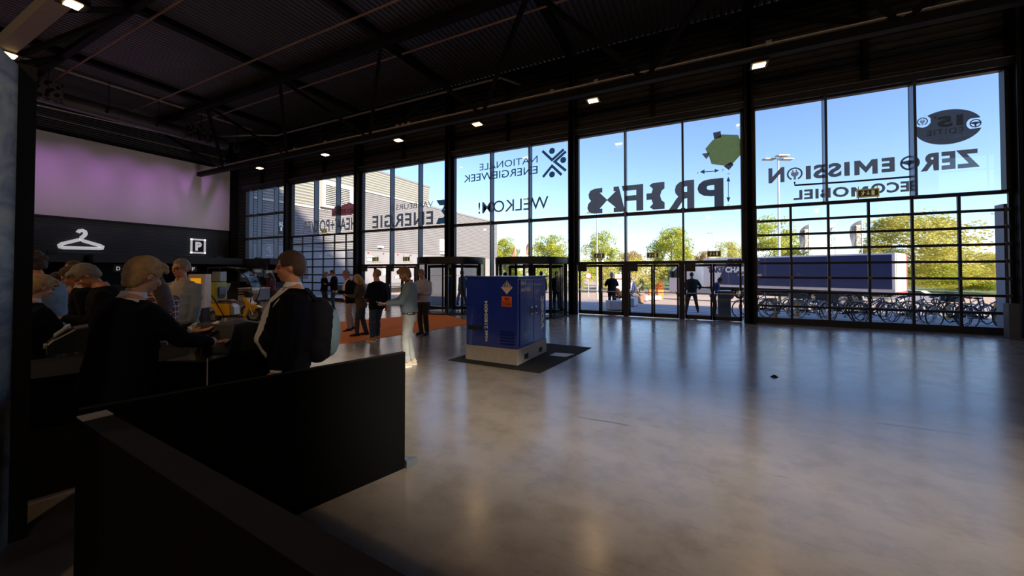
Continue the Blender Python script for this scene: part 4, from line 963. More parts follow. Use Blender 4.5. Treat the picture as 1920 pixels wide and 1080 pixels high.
# PREFAB
t = film('prefab_lettering', 'big mirrored dark PREFAB letters with arrows on the glass over the push bar doors', 1240, 380)
def letter(nm, polys, box, m=VIN, holes=None):
    """polys in unit square mirrored into the box given as (x0,x1,z0,z1)"""
    x0, x1, z0, z1 = box; L = t.location; mb = MB()
    for p in polys: mb.sheet([(x1 - u * (x1 - x0) - L.x, z0 + v * (z1 - z0) - L.z) for u, v in p], (0, 0, 0), (1, 0, 0), (0, 0, 1))
    return mb.build(nm, m, t)
zlo = on_Y(1357, 384, YF).z; zhi = on_Y(1357, 330, YF).z
def X(px, py=360): return on_Y(px, py, YF).x
ftext(t, 'letter_p', 'P', 1308, 1357, 390, 338, VIND, 0.04); ftext(t, 'letter_r', 'R', 1253, 1302, 395, 341.5, VIN, 0.035)
C8 = lambda cx, cy, r, a0, a1, n=8: [(cx + r * math.cos(a0 + (a1 - a0) * k / n), cy + r * 1.0 * math.sin(a0 + (a1 - a0) * k / n)) for k in range(n + 1)]
letter('gear_letter_e', [[(0.0, 0), (0.62, 0), (0.82, 0.10), (0.64, 0.22), (0.72, 0.38), (1.0, 0.38), (1.0, 0.62), (0.72, 0.62), (0.64, 0.78), (0.84, 0.92), (0.62, 1), (0, 1), (0, 0.76), (0.16, 0.68), (0.24, 0.5), (0.16, 0.32), (0, 0.24)]], (X(1212), X(1246), zlo, zhi))
letter('letter_f', [[(0, 0), (0.32, 0), (0.32, 0.4), (0.75, 0.4), (0.8, 0.6), (0.32, 0.6), (0.32, 0.8), (0.95, 0.8), (1.0, 1), (0, 1)]], (X(1166), X(1206), zlo, zhi))
letter('letter_a', [[(0.0, 0), (0.62, 0), (0.62, 0.18), (0.5, 0.18), (1.0, 0.5), (0.5, 0.82), (0.62, 0.82), (0.62, 1), (0.34, 1)]], (X(1137.5), X(1172), zlo, zhi))
letter('letter_b', [[(0.05, 0), (0.05, 0.18), (0.22, 0.18), (-0.25, 0.5), (0.22, 0.82), (0.05, 0.82), (0.05, 1), (0.5, 1), (0.8, 0.93), (0.92, 0.78), (0.88, 0.62), (0.76, 0.52), (0.94, 0.4), (1, 0.24), (0.9, 0.08), (0.6, 0)]], (X(1101), X(1131), zlo, zhi))
fpoly(t, 'arrow', [(1312, 322.5), (1321, 317.5), (1321, 321.3), (1340, 320.3), (1340, 316.8), (1349, 319.5), (1340, 323.5), (1340, 321.5), (1321, 323), (1321, 326)], VINB)
fpoly(t, 'arrow', [(1365.5, 331), (1369.5, 340), (1366.2, 340), (1366.2, 370), (1369.5, 370), (1365.5, 379.5), (1362, 370), (1365, 370), (1365, 340), (1362, 340)], VINB)
for pts in (((1308, 322), (1309, 322), (1309, 326), (1308, 326)), ((1355, 316.5), (1356, 316.5), (1356, 321), (1355, 321)), ((1363, 325.8), (1368.5, 325), (1368.5, 326), (1363, 326.8)), ((1363, 384.3), (1368.5, 383.8), (1368.5, 384.6), (1363, 385.1))): fpoly(t, 'tick_mark', pts, VINB)
t2 = film('polygon_emblem', 'green polygon emblem with grey corner blocks on the glass above the letter P', 1360, 285)
fpoly(t2, 'polygon', [(1352, 252), (1384, 253), (1390, 268), (1395, 283), (1372, 309), (1360, 311), (1334, 307.5), (1330, 295), (1322.5, 279), (1336, 263)], VING)
fpoly(t2, 'corner_block', [(1337, 249), (1351, 246), (1352.5, 257.5), (1339, 261)], VIND, -0.005); fpoly(t2, 'corner_block', [(1316, 288.5), (1330, 286), (1328.5, 293), (1324.5, 298.5)], VIN, -0.005)
fpoly(t2, 'corner_block', [(1357, 312), (1371, 303.5), (1375.5, 309), (1366.5, 319)], VIND, -0.005); fpoly(t2, 'corner_block', [(1386, 271), (1396, 260), (1396, 274), (1390, 275)], VIND, -0.005)
t = film('energieweek_lettering', 'mirrored NATIONALE ENERGIEWEEK lettering with people emblem on the glass', 960, 320)
ftext(t, 'word_nationale', 'NATIONALE', 899, 1008, 320, 307.5, VINB, 0.0); ftext(t, 'word_energieweek', 'ENERGIEWEEK', 869.5, 1008, 342.5, 329, VINB, 0.005)
for (a, b), (c_, d_), (e_, f_) in (((1017, 283), (1035, 300), (1057, 280)), ((1061, 284), (1040, 303), (1061, 320)), ((1018, 332), (1035, 311), (1053, 328))):
    W = [on_Y(*q, YF) for q in ((a, b), (c_, d_), (e_, f_))]; L = t.location
    q = [Vector((w.x - L.x, 0, w.z - L.z)) for w in W]; h_ = 0.055; ar = MB()
    n_ = [Vector((-(b_ - a_).z, 0, (b_ - a_).x)).normalized() * h_ for a_, b_ in ((q[0], q[1]), (q[1], q[2]))]; mt = (n_[0] + n_[1]).normalized() * (h_ / max(0.3, math.cos(n_[0].angle(n_[1]) / 2)))
    ar.add([q[0] - n_[0], q[1] - mt, q[2] - n_[1], q[2] + n_[1], q[1] + mt, q[0] + n_[0]], [(0, 1, 4, 5), (1, 2, 3, 4)]); ar.build('emblem_arms', VINB, t)
for q in ((1035, 283), (1056, 300), (1035, 327)):
    w = on_Y(*q, YF); L = t.location; MB().lathe([(0, 0), (0.13, 0)], 20, M=Matrix.Translation((w.x - L.x, 0, w.z - L.z)) @ Matrix.Rotation(-PI / 2, 4, 'X')).build('emblem_head', VINB, t)
t = film('welkom_lettering', 'mirrored WELKOM! lettering on the glass above the revolving doors', 960, 390)
ftext(t, 'word_welkom', 'WELKOM!', 897, 1028.5, 401, 379.5, VIND, 0.004)
t = film('vakbeurs_lettering', 'mirrored VAKBEURS ENERGIE lettering with angular emblem on the glass left of the fourth column', 770, 400)
ftext(t, 'word_vakbeurs', 'VAKBEURS', 742, 812, 394, 384, VIN, 0.0); ftext(t, 'word_energie', 'ENERGIE', 698, 812, 428.5, 405, VIN, 0.02, spacing=1.08)
fpoly(t, 'angular_emblem', [(818, 375.5), (839, 373.5), (839, 388), (832, 393), (839, 396), (839, 418.5), (817.5, 420.5), (822, 409), (831, 408), (833.5, 404), (827.5, 396), (833, 385), (824, 385)], VINB)
t = film('heat_power_lettering', 'mirrored INDUSTRIAL HEAT+POWER lettering with red factory outline on the left window', 620, 410)
ftext(t, 'word_heat_power', 'HEAT+POWER', 567, 668, 437.5, 415.5, VIN, 0.02, spacing=1.06)
fpoly(t, 'factory_outline', [(622, 406), (668, 401.5), (668, 380), (664, 383), (659, 381), (655, 379), (648, 382.5), (642, 384.5), (640, 387), (634, 387.5), (628, 387), (626, 391), (622, 392)], VINR)
ftext(t, 'word_industrial', 'INDUSTRIAL', 623, 667, 403, 394.5, VINL, 0.02)
# ZEROEMISSION
t = film('zero_emission_lettering', 'mirrored ZEROEMISSION ECOMOBIEL lettering on the large right window', 1640, 340)
MPOLY = [(0, 0), (.23, 0), (.23, .58), (.5, .10), (.77, .58), (.77, 0), (1, 0), (1, 1), (.75, 1), (.5, .54), (.25, 1), (0, 1)]
def fm(par, nm, x0, x1, yb0, yt0, m):
    a = on_Y(x0, yb0, YF); b = on_Y(x1, yb0, YF); c = on_Y(x0, yt0, YF); L = par.location
    MB().sheet([(a.x + (b.x - a.x) * u - L.x, a.z + (c.z - a.z) * v - L.z) for u, v in MPOLY], (0, 0, 0), (1, 0, 0), (0, 0, 1)).build(nm, m, par)
ftext(t, 'word_emission_end', 'N', 1441, 1471, 344, 316, VIN, 0.045); ftext(t, 'word_emission_start', 'E', 1653, 1678, 323.6, 296.7, VIN, 0.05); fm(t, 'letter_m', 1602, 1646, 329, 302, VIN)
ftext(t, 'word_emission_middle', 'ISSI', 1511, 1593.5, 336.7, 311, VIN, 0.045, spacing=1.14); ftext(t, 'word_zer', 'ZER', 1726, 1838, 322, 289, VIN, 0.05, spacing=1.16)
ftext(t, 'word_ecomobiel_start', 'ECO', 1633, 1705, 364, 344.5, VIN, 0.035, spacing=1.1); fm(t, 'letter_m', 1596, 1628, 369, 351.4, VIN); ftext(t, 'word_ecomobiel_end', 'OBIEL', 1488, 1592, 375.5, 357, VIN, 0.035, spacing=1.1)
def ring(par, px, py, r, w, m=VIND, arc=(0, 2 * PI), nm='ring'):
    c = on_Y(px, py, YF); L = par.location
    return MB().lathe([(r - w, 0), (r, 0)], 32, M=Matrix.Translation((c.x - L.x, 0, c.z - L.z)) @ Matrix.Rotation(PI / 2, 4, 'X'), a0=arc[0], a1=arc[1]).build(nm, m, par)
def steering(par, px, py, r, m=VIND):
    ring(par, px, py, r, r * 0.24, m, nm='steering_rim'); c = on_Y(px, py, YF); L = par.location; mb = MB(); ox, oz = c.x - L.x, c.z - L.z
    for P in ([(-.8, .25), (-.8, .0), (-.2, -.25), (.2, -.25), (.8, .0), (.8, .25), (0, .4)], [(-.2, -.1), (.2, -.1), (.12, -.85), (-.12, -.85)]): mb.sheet([(ox + a * r, oz + b * r) for a, b in P], (0, 0, 0), (1, 0, 0), (0, 0, 1))
    return mb.build('steering_spokes', m, par)
def plug(par, px, py, r, m=VIN, m2=None):
    c = on_Y(px, py, YF); L = par.location; ox, oz = c.x - L.x, c.z - L.z; mb = MB()
    ring(par, px, py, r, r * 0.22, m, (-PI / 2 + 0.45, 1.5 * PI - 0.45), 'plug_ring')
    for P in ([(-.5, .25), (.5, .25), (.45, -.2), (.15, -.45), (.15, -.9), (-.15, -.9), (-.15, -.45), (-.45, -.2)], [(-.32, .25), (-.14, .25), (-.14, .62), (-.32, .62)], [(.14, .25), (.32, .25), (.32, .62), (.14, .62)]):
        mb.sheet([(ox + a * r, oz + b * r) for a, b in P], (0, -0.003, 0), (1, 0, 0), (0, 0, 1))
    return mb.build('plug', m2 or VINL, par)
steering(t, 1706, 305.5, on_Y(1725, 305, YF).x - on_Y(1706, 305, YF).x); plug(t, 1490, 326, on_Y(1505, 326, YF).x - on_Y(1490, 326, YF).x, VIND)
W = [on_Y(*q, YF) for q in ((1490, 341), (1490, 347.5), (1600, 340), (1706, 331.5))]; L = t.location
MB().tube([(w.x - L.x, 0, w.z - L.z) for w in W], (0.028, 0.028), 4).build('cable_line', VIND, t)
t = film('anniversary_oval', 'dark oval 15e EDITIE emblem with plug and steering wheel on the right window', 1777, 238)
cx = on_Y(1777, 238, YF); rx = (on_Y(1840, 238, YF).x - on_Y(1713, 238, YF).x) / 2; rz_ = (on_Y(1777, 206, YF).z - on_Y(1777, 271, YF).z) / 2
# oval with round bites at both ends
bl_, br_ = on_Y(1730, 228, YF), on_Y(1829, 231, YF); rb = (on_Y(1846, 231, YF).x - br_.x) * 1.02; L = t.location
pts = []
for k in range(96):
    a = 2 * PI * k / 96; p = Vector((cx.x + rx * math.cos(a), cx.z + rz_ * math.sin(a)))
    for c in (bl_, br_):
        c2 = Vector((c.x, c.z)); dv = p - c2
        if dv.length < rb:
            dv2 = Vector((cx.x, cx.z)) - c2; ang = math.atan2(dv.y, dv.x); base_a = math.atan2(dv2.y, dv2.x); q = ang - base_a
            q = (q + PI) % (2 * PI) - PI; s_ = (PI - abs(q)) * (1 if q > 0 else -1); p = c2 + Vector((math.cos(base_a + s_ * 1.25), math.sin(base_a + s_ * 1.25))) * rb
    pts.append((p.x - L.x, p.y - L.z))
MB().sheet(pts, (0, 0, 0), (1, 0, 0), (0, 0, 1)).build('oval', VIND, t)
ftext(t, 'number_15', '15', 1757, 1806, 240.5, 220, VINL, 0.06); ftext(t, 'letter_e', 'e', 1749.5, 1756.5, 224, 218, VINL, 0.02); ftext(t, 'word_editie', 'EDITIE', 1737.5, 1806, 256, 245.5, VINL, 0.01, spacing=1.15)
for o in t.children:
    if o.name.split('.')[0] in ('number_15', 'letter_e', 'word_editie'): o.location.y = -0.006
steering(t, 1829, 231, rb * 0.66); c = plug(t, 1729.5, 228, rb * 0.66, VIND, mat('window_film_sky', (0.55, 0.62, 0.68), 0.5, trans=0.6))
# ================================================================ THINGS ON THE FLOOR
def quad_on_floor(name, pts, m, th, label, cat):
    o = MB().prism([(p.x, p.y) for p in pts], (0, 0, 0.001), (1, 0, 0), (0, 1, 0), (0, 0, th)).build(name, m); return tag(o, label, cat)
CARPET = mat('orange_carpet', (1.0, 0.27, 0.045), 0.95, scale=3, var=0.08, bump=0.5, bscale=150)
f = lambda px, py: on_z(px, py, 0)
n1, n2 = f(874, 609), f(589, 653); d1 = (n2 - n1).normalized(); f1, f2 = f(833, 587), f(622, 605); d2 = (f2 - f1).normalized()
quad_on_floor('carpet', [n1 - d1 * 0.5, n2 + d1 * 3.6, f2 + d2 * 6.5, f1 + d2 * 0.2], CARPET, 0.006, 'orange carpet runner leading from the revolving doors across the hall floor', 'carpet')
a, b, c = f(839.7, 675.7), f(1012, 700), f(1067.7, 672.5); uy = (c - b).normalized() * 2.45
MATB = mat('mat_black', (0.014, 0.014, 0.015), 0.95, bump=0.6, bscale=120)
quad_on_floor('floor_mat', [a, b, b + uy, a + uy], MATB, 0.008, 'black rectangular mat under the blue cabinet', 'mat')
a2 = f(1028, 664); b2 = f(1068, 671)
quad_on_floor('floor_sticker', [f(1030, 667), f(1060, 670), f(1077, 665), f(1042, 662)], mat('sticker_pale', (0.6, 0.68, 0.78), 0.4), 0.0105, 'pale blue paper sheet on the floor at the corner of the black mat', 'sheet')
# ---- the blue cabinet
L0, F0, R0 = f(872, 674), f(970.5, 687), f(1033, 661)
W_, D_ = 1.13, 1.36
base = F0.copy(); ang = math.atan2((F0 - L0).y, (F0 - L0).x)
cb = thing('battery_cabinet', 'blue voet battery cabinet on a grey concrete base standing on a black mat', 'cabinet', (base.x, base.y, 0.009), ang)
BLUE = mat('cabinet_blue', (0.008, 0.035, 0.38), 0.28, var=0.04, coat=0.6)
BLUED = mat('cabinet_blue_recess', (0.004, 0.008, 0.05), 0.5)
CB = mat('cabinet_concrete', (0.46, 0.43, 0.40), 0.85, scale=14, var=0.16, bump=0.4)
zc = 0.285; zt3 = at_d(975, 519.5, 6.69).z
m = MB(); m.box(-W_, 0, 0, D_, 0.0, zc); m.build('concrete_base', CB, cb, bevel=0.01)
i = 0.012
MB().box(-W_ + i, -i, i, D_ - i, zc, zt3 - 0.03).build('body', BLUE, cb, bevel=0.008)
MB().box(-W_ - 0.01, 0.015, -0.015, D_ + 0.01, zt3 - 0.03, zt3).build('lid', BLUE, cb, bevel=0.004)
for y in (0.28, 0.95): MB().box(-0.02, 0.002, y, y + 0.17, 0.055, 0.15).build('forklift_slot', BLACK, cb)
for k in range(2):
    y0 = 0.10 + k * 0.60; d_ = MB().box(-i, 0.004, y0, y0 + 0.585, zc + 0.04, zt3 - 0.06).build('door', BLUE, cb, bevel=0.004)
    yh = y0 + (0.48 if k == 0 else 0.08)
    MB().box(0.004, 0.022, yh - 0.045, yh + 0.045, 0.86, 1.01).build('handle_plate', CHROME, d_, bevel=0.004); MB().box(0.02, 0.028, yh - 0.022, yh + 0.022, 0.89, 0.98).build('handle', BLACK, d_)
PRINT = mat('print_white', (0.78, 0.78, 0.76), 0.5)
m = MB(); put_text(m, 'voet', (0.008, 1.20, 0.50), (0, 0, 0.70), (0, -0.20, 0), 0.05, shear=0.15); m.build('voet_lettering', PRINT, cb)
m = MB(); put_text(m, 'Hal 6', (0.007, 0.13, 1.44), (0, 0.20, 0), (0, 0, 0.085), 0.01); put_text(m, 'stand B008', (0.007, 0.13, 1.32), (0, 0.42, 0), (0, 0, 0.085), 0.01); m.build('stand_lettering', PRINT, cb)
m = MB()
for k, s in enumerate(('Voet Battery Box', 'T 0800 183 84 00', 'www.voet.nl')): put_text(m, s, (0.007, 0.22, 0.53 - k * 0.045), (0, 0.26 - 0.03 * k, 0), (0, 0, 0.024), 0.0)
m.build('small_print', PRINT, cb)
yf = i - 0.004
m = MB(); put_text(m, 'voet 21800 4004'.replace('21800 4004', '218004004'), (-W_ + 0.50, yf, 0.37), (0, 0, 0.77), (-0.075, 0, 0), 0.03); m.build('number_lettering', PRINT, cb)
# hazard diamond
cx_, cz_, r = -0.225, 1.40, 0.125
m = MB(); m.prism([(cx_ - r, cz_), (cx_, cz_ - r), (cx_ + r, cz_)], (0, yf, 0), (1, 0, 0), (0, 0, 1), (0, -0.003, 0))
for k in range(-3, 4):
    x = cx_ + k * 0.033; h = r - abs(x - cx_) - 0.005
    if h > 0: m.box(x - 0.008, x + 0.008, yf - 0.003, yf, cz_ - 0.005, cz_ + h)
m.build('hazard_diamond', mat('hazard_cream', (0.75, 0.62, 0.52), 0.5), cb)
HZO = mat('hazard_orange', (0.85, 0.13, 0.02), 0.5)
MB().box(cx_ - 0.105, cx_ + 0.105, yf - 0.004, yf, 1.05, 1.235).build('orange_plate', HZO, cb)
m = MB(); put_text(m, '90', (cx_ - 0.045, yf - 0.006, 1.155), (0.09, 0, 0), (0, 0, 0.06), 0.03); put_text(m, '3536', (cx_ - 0.085, yf - 0.006, 1.068), (0.17, 0, 0), (0, 0, 0.06), 0.03); m.box(cx_ - 0.1, cx_ + 0.1, yf - 0.006, yf - 0.003, 1.139, 1.145); m.build('plate_numbers', BLACK, cb)
m = MB()
for k in range(5): m.prism([(0, 0), (0.03, -0.02), (0.03, -0.026), (0, -0.012)], (-0.36, yf, 0.60 - k * 0.055), (0, -1, 0), (0, 0, 1), (0.29, 0, 0)); m.box(-0.36, -0.07, yf - 0.001, yf, 0.565 - k * 0.055, 0.60 - k * 0.055)
m.build('vent_louvres', BLUE, cb)
m = MB()
for k in range(5): m.box(-0.355, -0.075, yf - 0.003, yf - 0.001, 0.566 - k * 0.055, 0.577 - k * 0.055)
m.build('vent_gap', BLUED, cb)
h_ = MB().box(-W_ + 0.06, -W_ + 0.38, yf - 0.006, yf, 0.66, 1.04).build('hatch', BLUE, cb, bevel=0.003); MB().cbox((-W_ + 0.33, yf - 0.01, 0.87), (0.015, 0.01, 0.015)).build('lock', CHROME, h_)
MB().box(-W_ + 0.06, -W_ + 0.38, yf - 0.003, yf, 0.575, 0.655).build('cable_slot', BLACK, cb)

# ---- low black partition walls at the front
def plank(name, a, b, h, th, label, side=1, z0=0.0):
    a = Vector(a); b = Vector(b); L_ = (b - a).length; t = thing(name, label, 'partition', a, math.atan2((b - a).y, (b - a).x))
    MB().box(0, L_, 0 if side > 0 else -th, th if side > 0 else 0, z0, h - 0.004).build('panel', PART, t)
    MB().box(0, L_, 0 if side > 0 else -th, th if side > 0 else 0, h - 0.004, h).build('cap', mat('partition_cap', (0.012, 0.011, 0.012), 0.9, spec=0.2), t)
    return t
PART = mat('partition_black', (0.003, 0.003, 0.0035), 0.95, spec=0.08, bump=0.2, bscale=200)
def top(px, py): p = on_z(px, py, 1.0); p.z = 0; return p
cA = top(147, 769); eA = top(760, 660)
pa_ = plank('partition_wall', cA, eA, 1.0, 0.045, 'low black partition running from the front corner back towards the blue cabinet')
MB().prism([(0, 0), (0.11, 0), (0, 0.11)], (0, 0, 0), (1, 0, 0), (0, 1, 0), (0, 0, 0.07)).build('foot_bracket', mat('bracket_steel', (0.4, 0.5, 0.6), 0.3, 0.9), pa_, loc=((eA - cA).length, -0.03, 0))
B1 = top(143.5, 783); B2 = top(596, 1080); d_ = (B2 - B1).normalized()
pb2 = plank('partition_wall', B1, B1 + d_ * 4.2, 1.0, 0.10, 'low black partition in the foreground running to the lower middle of the picture')
MB().box(0, 0.10, 0.0, 0.10, 1.0, 1.006).build('corner_cap', mat('cap_pale', (0.32, 0.30, 0.28), 0.6), pb2)
# ---- tall painted panel at the left edge
q = f(14, 1021); q2 = f(50, 1008); dn_ = (cR * 0.75 - cD).normalized()
tp = thing('picture_wall', 'tall freestanding panel with a grey and blue painted picture at the left edge', 'panel', (0, 0, 0))
ht = at_d(24, 118, 2.33).z
vd = (q2 - q).normalized(); m = MB()
def PL(a, b, c_, z0, z1, mi=0):
    vs_ = [Vector((p.x, p.y, z)) for z in (z0, z1) for p in (a, b, b + c_, a + c_)]; m.add(vs_, [(0, 3, 2, 1), (4, 5, 6, 7), (0, 1, 5, 4), (1, 2, 6, 5), (2, 3, 7, 6), (3, 0, 4, 7)], mi)
tl_ = (cR * -1 - cD * 0.75).normalized() * 0.07
PL(q, q + dn_ * 1.3, tl_, 0, ht, 0)
def paint_mat():
    m_ = bpy.data.materials.new('painted_picture'); m_.use_nodes = True; nt = m_.node_tree; b_ = nt.nodes['Principled BSDF']; N = nt.nodes.new; L = nt.links.new
    tc = N('ShaderNodeTexCoord'); mp = N('ShaderNodeMapping'); mp.inputs['Rotation'].default_value = (0.5, 0.4, 0); mp.inputs['Scale'].default_value = (1, 1, 2.2); L(tc.outputs['Object'], mp.inputs['Vector'])
    v = N('ShaderNodeTexNoise'); v.inputs['Scale'].default_value = 2.2; v.inputs['Detail'].default_value = 7; v.inputs['Distortion'].default_value = 1.6; L(mp.outputs[0], v.inputs['Vector'])
    r = N('ShaderNodeValToRGB'); r.color_ramp.elements[0].position = 0.3; r.color_ramp.elements[0].color = (0.14, 0.17, 0.24, 1); r.color_ramp.elements[1].position = 0.68; r.color_ramp.elements[1].color = (0.62, 0.56, 0.45, 1)
    e = r.color_ramp.elements.new(0.45); e.color = (0.36, 0.36, 0.38, 1); e = r.color_ramp.elements.new(0.55); e.color = (0.50, 0.48, 0.45, 1)
    L(v.outputs[0], r.inputs[0]); L(r.outputs[0], b_.inputs['Base Color']); b_.inputs['Roughness'].default_value = 0.7; return m_
m.build('picture_board', paint_mat(), tp)
m = MB(); PL(q2 + (q2 - q) * 0.02, q - dn_ * 0.004, tl_, 0, ht + 0.02); m.build('post', BLACK, tp)
m = MB(); PL(q + tl_ * 2.5, q + dn_ * 0.1 + tl_ * 2.5, tl_ * -1.5, 0, 0.012); m.build('foot_plate', BLACKSTEEL, tp)

# ---- reception desk behind the partition, with printers and laptops
DZ = 1.0
def onD(px, py, z=DZ): return on_z(px, py, z)
e1 = onD(262, 683); e2 = onD(497, 651); dd = (e2 - e1).normalized(); nn = Vector((-dd.y, dd.x, 0))
desk_ang = math.atan2(dd.y, dd.x); Ld = (e2 - e1).length + 0.35
dk = thing('reception_desk', 'long black reception desk with printers behind the black partition', 'desk', (e1.x, e1.y, 0), desk_ang)
DKM = mat('desk_black', (0.005, 0.005, 0.006), 0.7, spec=0.2)
MB().box(-1.2, Ld, 0, 0.85, DZ - 0.04, DZ).build('desk_top', DKM, dk); MB().box(-1.15, Ld - 0.05, 0.5, 0.53, 0.03, DZ - 0.04).build('front_panel', DKM, dk)
for x in (-1.15, 0.1, Ld - 0.1): MB().box(x, x + 0.05, 0.04, 0.8, 0, DZ - 0.04).build('leg', DKM, dk)
def on_desk(name, label, cat, px, py, rz=0.0, group=None):
    p = onD(px, py); return thing(name, label, cat, (p.x, p.y, DZ), desk_ang + rz, group)
PRG = mat('printer_grey', (0.30, 0.32, 0.29), 0.45); PRB = mat('printer_black', (0.014, 0.02, 0.018), 0.35)
def badge_printer(px, py, s, label, rz=0.0, det=True):
    t = on_desk('badge_printer', label, 'printer', px, py, rz, 'badge printers on the desk')
    prof = [(-.5, 0), (-.5, .25), (-.42, .38), (-.15, .62), (.15, .68), (.4, .6), (.5, .35), (.5, 0)]
    MB().prism([(x * .40 * s, z * .30 * s) for x, z in prof], (0, -0.12 * s, 0), (1, 0, 0), (0, 0, 1), (0, 0.24 * s, 0)).build('body', PRB, t, bevel=0.012)
    M = Matrix.Translation((-0.125 * s, 0, 0.165 * s)) @ Matrix.Rotation(-0.75, 4, 'Y'); MB().box(-0.05 * s, 0.05 * s, -0.1 * s, 0.1 * s, -0.004, 0.008, M=M).build('control_panel', PRG, t)
    MB().box(-0.215 * s, -0.19 * s, -0.08 * s, 0.08 * s, 0.05 * s, 0.07 * s).build('paper_slot', PRG, t)
    M2 = Matrix.Translation((-0.10 * s, 0.0, 0.20 * s)) @ Matrix.Rotation(-0.6, 4, 'Y'); MB().box(-0.02 * s, 0.02 * s, -0.03 * s, 0.03 * s, 0, 0.006, M=M2).build('display', WHITE, t)
    return t
badge_printer(437, 656, 1.25, 'largest black badge printer at the right end of the reception desk')
badge_printer(385, 634, 0.8, 'small badge printer just behind the open laptop', 0.1); badge_printer(345, 633, 0.8, 'small badge printer between two others, above the hands', 0.1); badge_printer(310, 632, 0.8, 'small badge printer next to the plaid sleeve', 0.1)
badge_printer(160, 655, 1.1, 'dark green printer beside the hand of the fair-haired receptionist', 0.0)
t = on_desk('open_laptop', 'open black laptop tilted up in front of the fair-haired receptionist', 'laptop', 392, 668, -0.9)
MB().box(-0.15, 0.15, -0.22, 0.0, 0, 0.018).build('keyboard_base', PLASTIC, t, bevel=0.004)
M = Matrix.Translation((0, 0.0, 0.018)) @ Matrix.Rotation(-0.30, 4, 'X'); s_ = MB().box(-0.16, 0.16, -0.008, 0.006, 0, 0.25, M=M).build('screen_lid', PLASTIC, t); MB().box(-0.145, 0.145, -0.0085, -0.0075, 0.02, 0.235, M=M).build('display', mat('laptop_display', (0.05, 0.045, 0.05), 0.2), s_)
# paper rolls
t = on_desk('paper_stack', 'small stack of white badge paper right of the largest printer', 'paper', 478, 648); MB().box(-0.09, 0.09, -0.07, 0.07, 0, 0.07).build('sheets', WHITE, t)
pts = [(0.14 * math.cos(a), 0, 0.02 + 0.16 * math.sin(a)) for a in [PI * 0.05 + k * PI * 0.6 / 10 for k in range(11)]]
m = MB()
for k in range(10):
    a_, b_ = Vector(pts[k]), Vector(pts[k + 1]); m.add([a_ + Vector((0, -.05, 0)), a_ + Vector((0, .05, 0)), b_ + Vector((0, .05, 0)), b_ + Vector((0, -.05, 0))], [(0, 1, 2, 3)])
t = on_desk('paper_guide', 'curved clear grey paper guide between printer and paper stack', 'paper guide', 460, 647); m.build('guide', mat('clear_grey', (0.5, 0.5, 0.55), 0.2), t)
p = onD(356, 600, 1.0); t = on_desk('brochure', 'white folded brochure leaning on the far edge of the desk', 'brochure', 352, 634); M = Matrix.Rotation(0.5, 4, 'X'); MB().box(-0.05, 0.05, -0.004, 0.004, 0, 0.14, M=M).build('pages', WHITE, t)
c0 = onD(386, 670, 1.03)
tag(MB().tube([(0, 0, 0), (0.0, 0.0, -0.1), (-0.02, 0.01, -0.3), (-0.06, 0.02, -0.5), (-0.10, 0.02, -0.85)], 0.0035, 6).build('charging_cable', mat('cable_white', (0.5, 0.48, 0.46), 0.5), loc=c0 - nn * 0.05), 'thin pale cable hanging down from the hand holding the phone', 'cable')
t = on_desk('round_dial', 'small bright round dial on the desk edge', 'dial', 398, 662); MB().lathe([(0, 0.012), (0.03, 0.012), (0.03, 0)], 20).build('disc', WHITE, t)

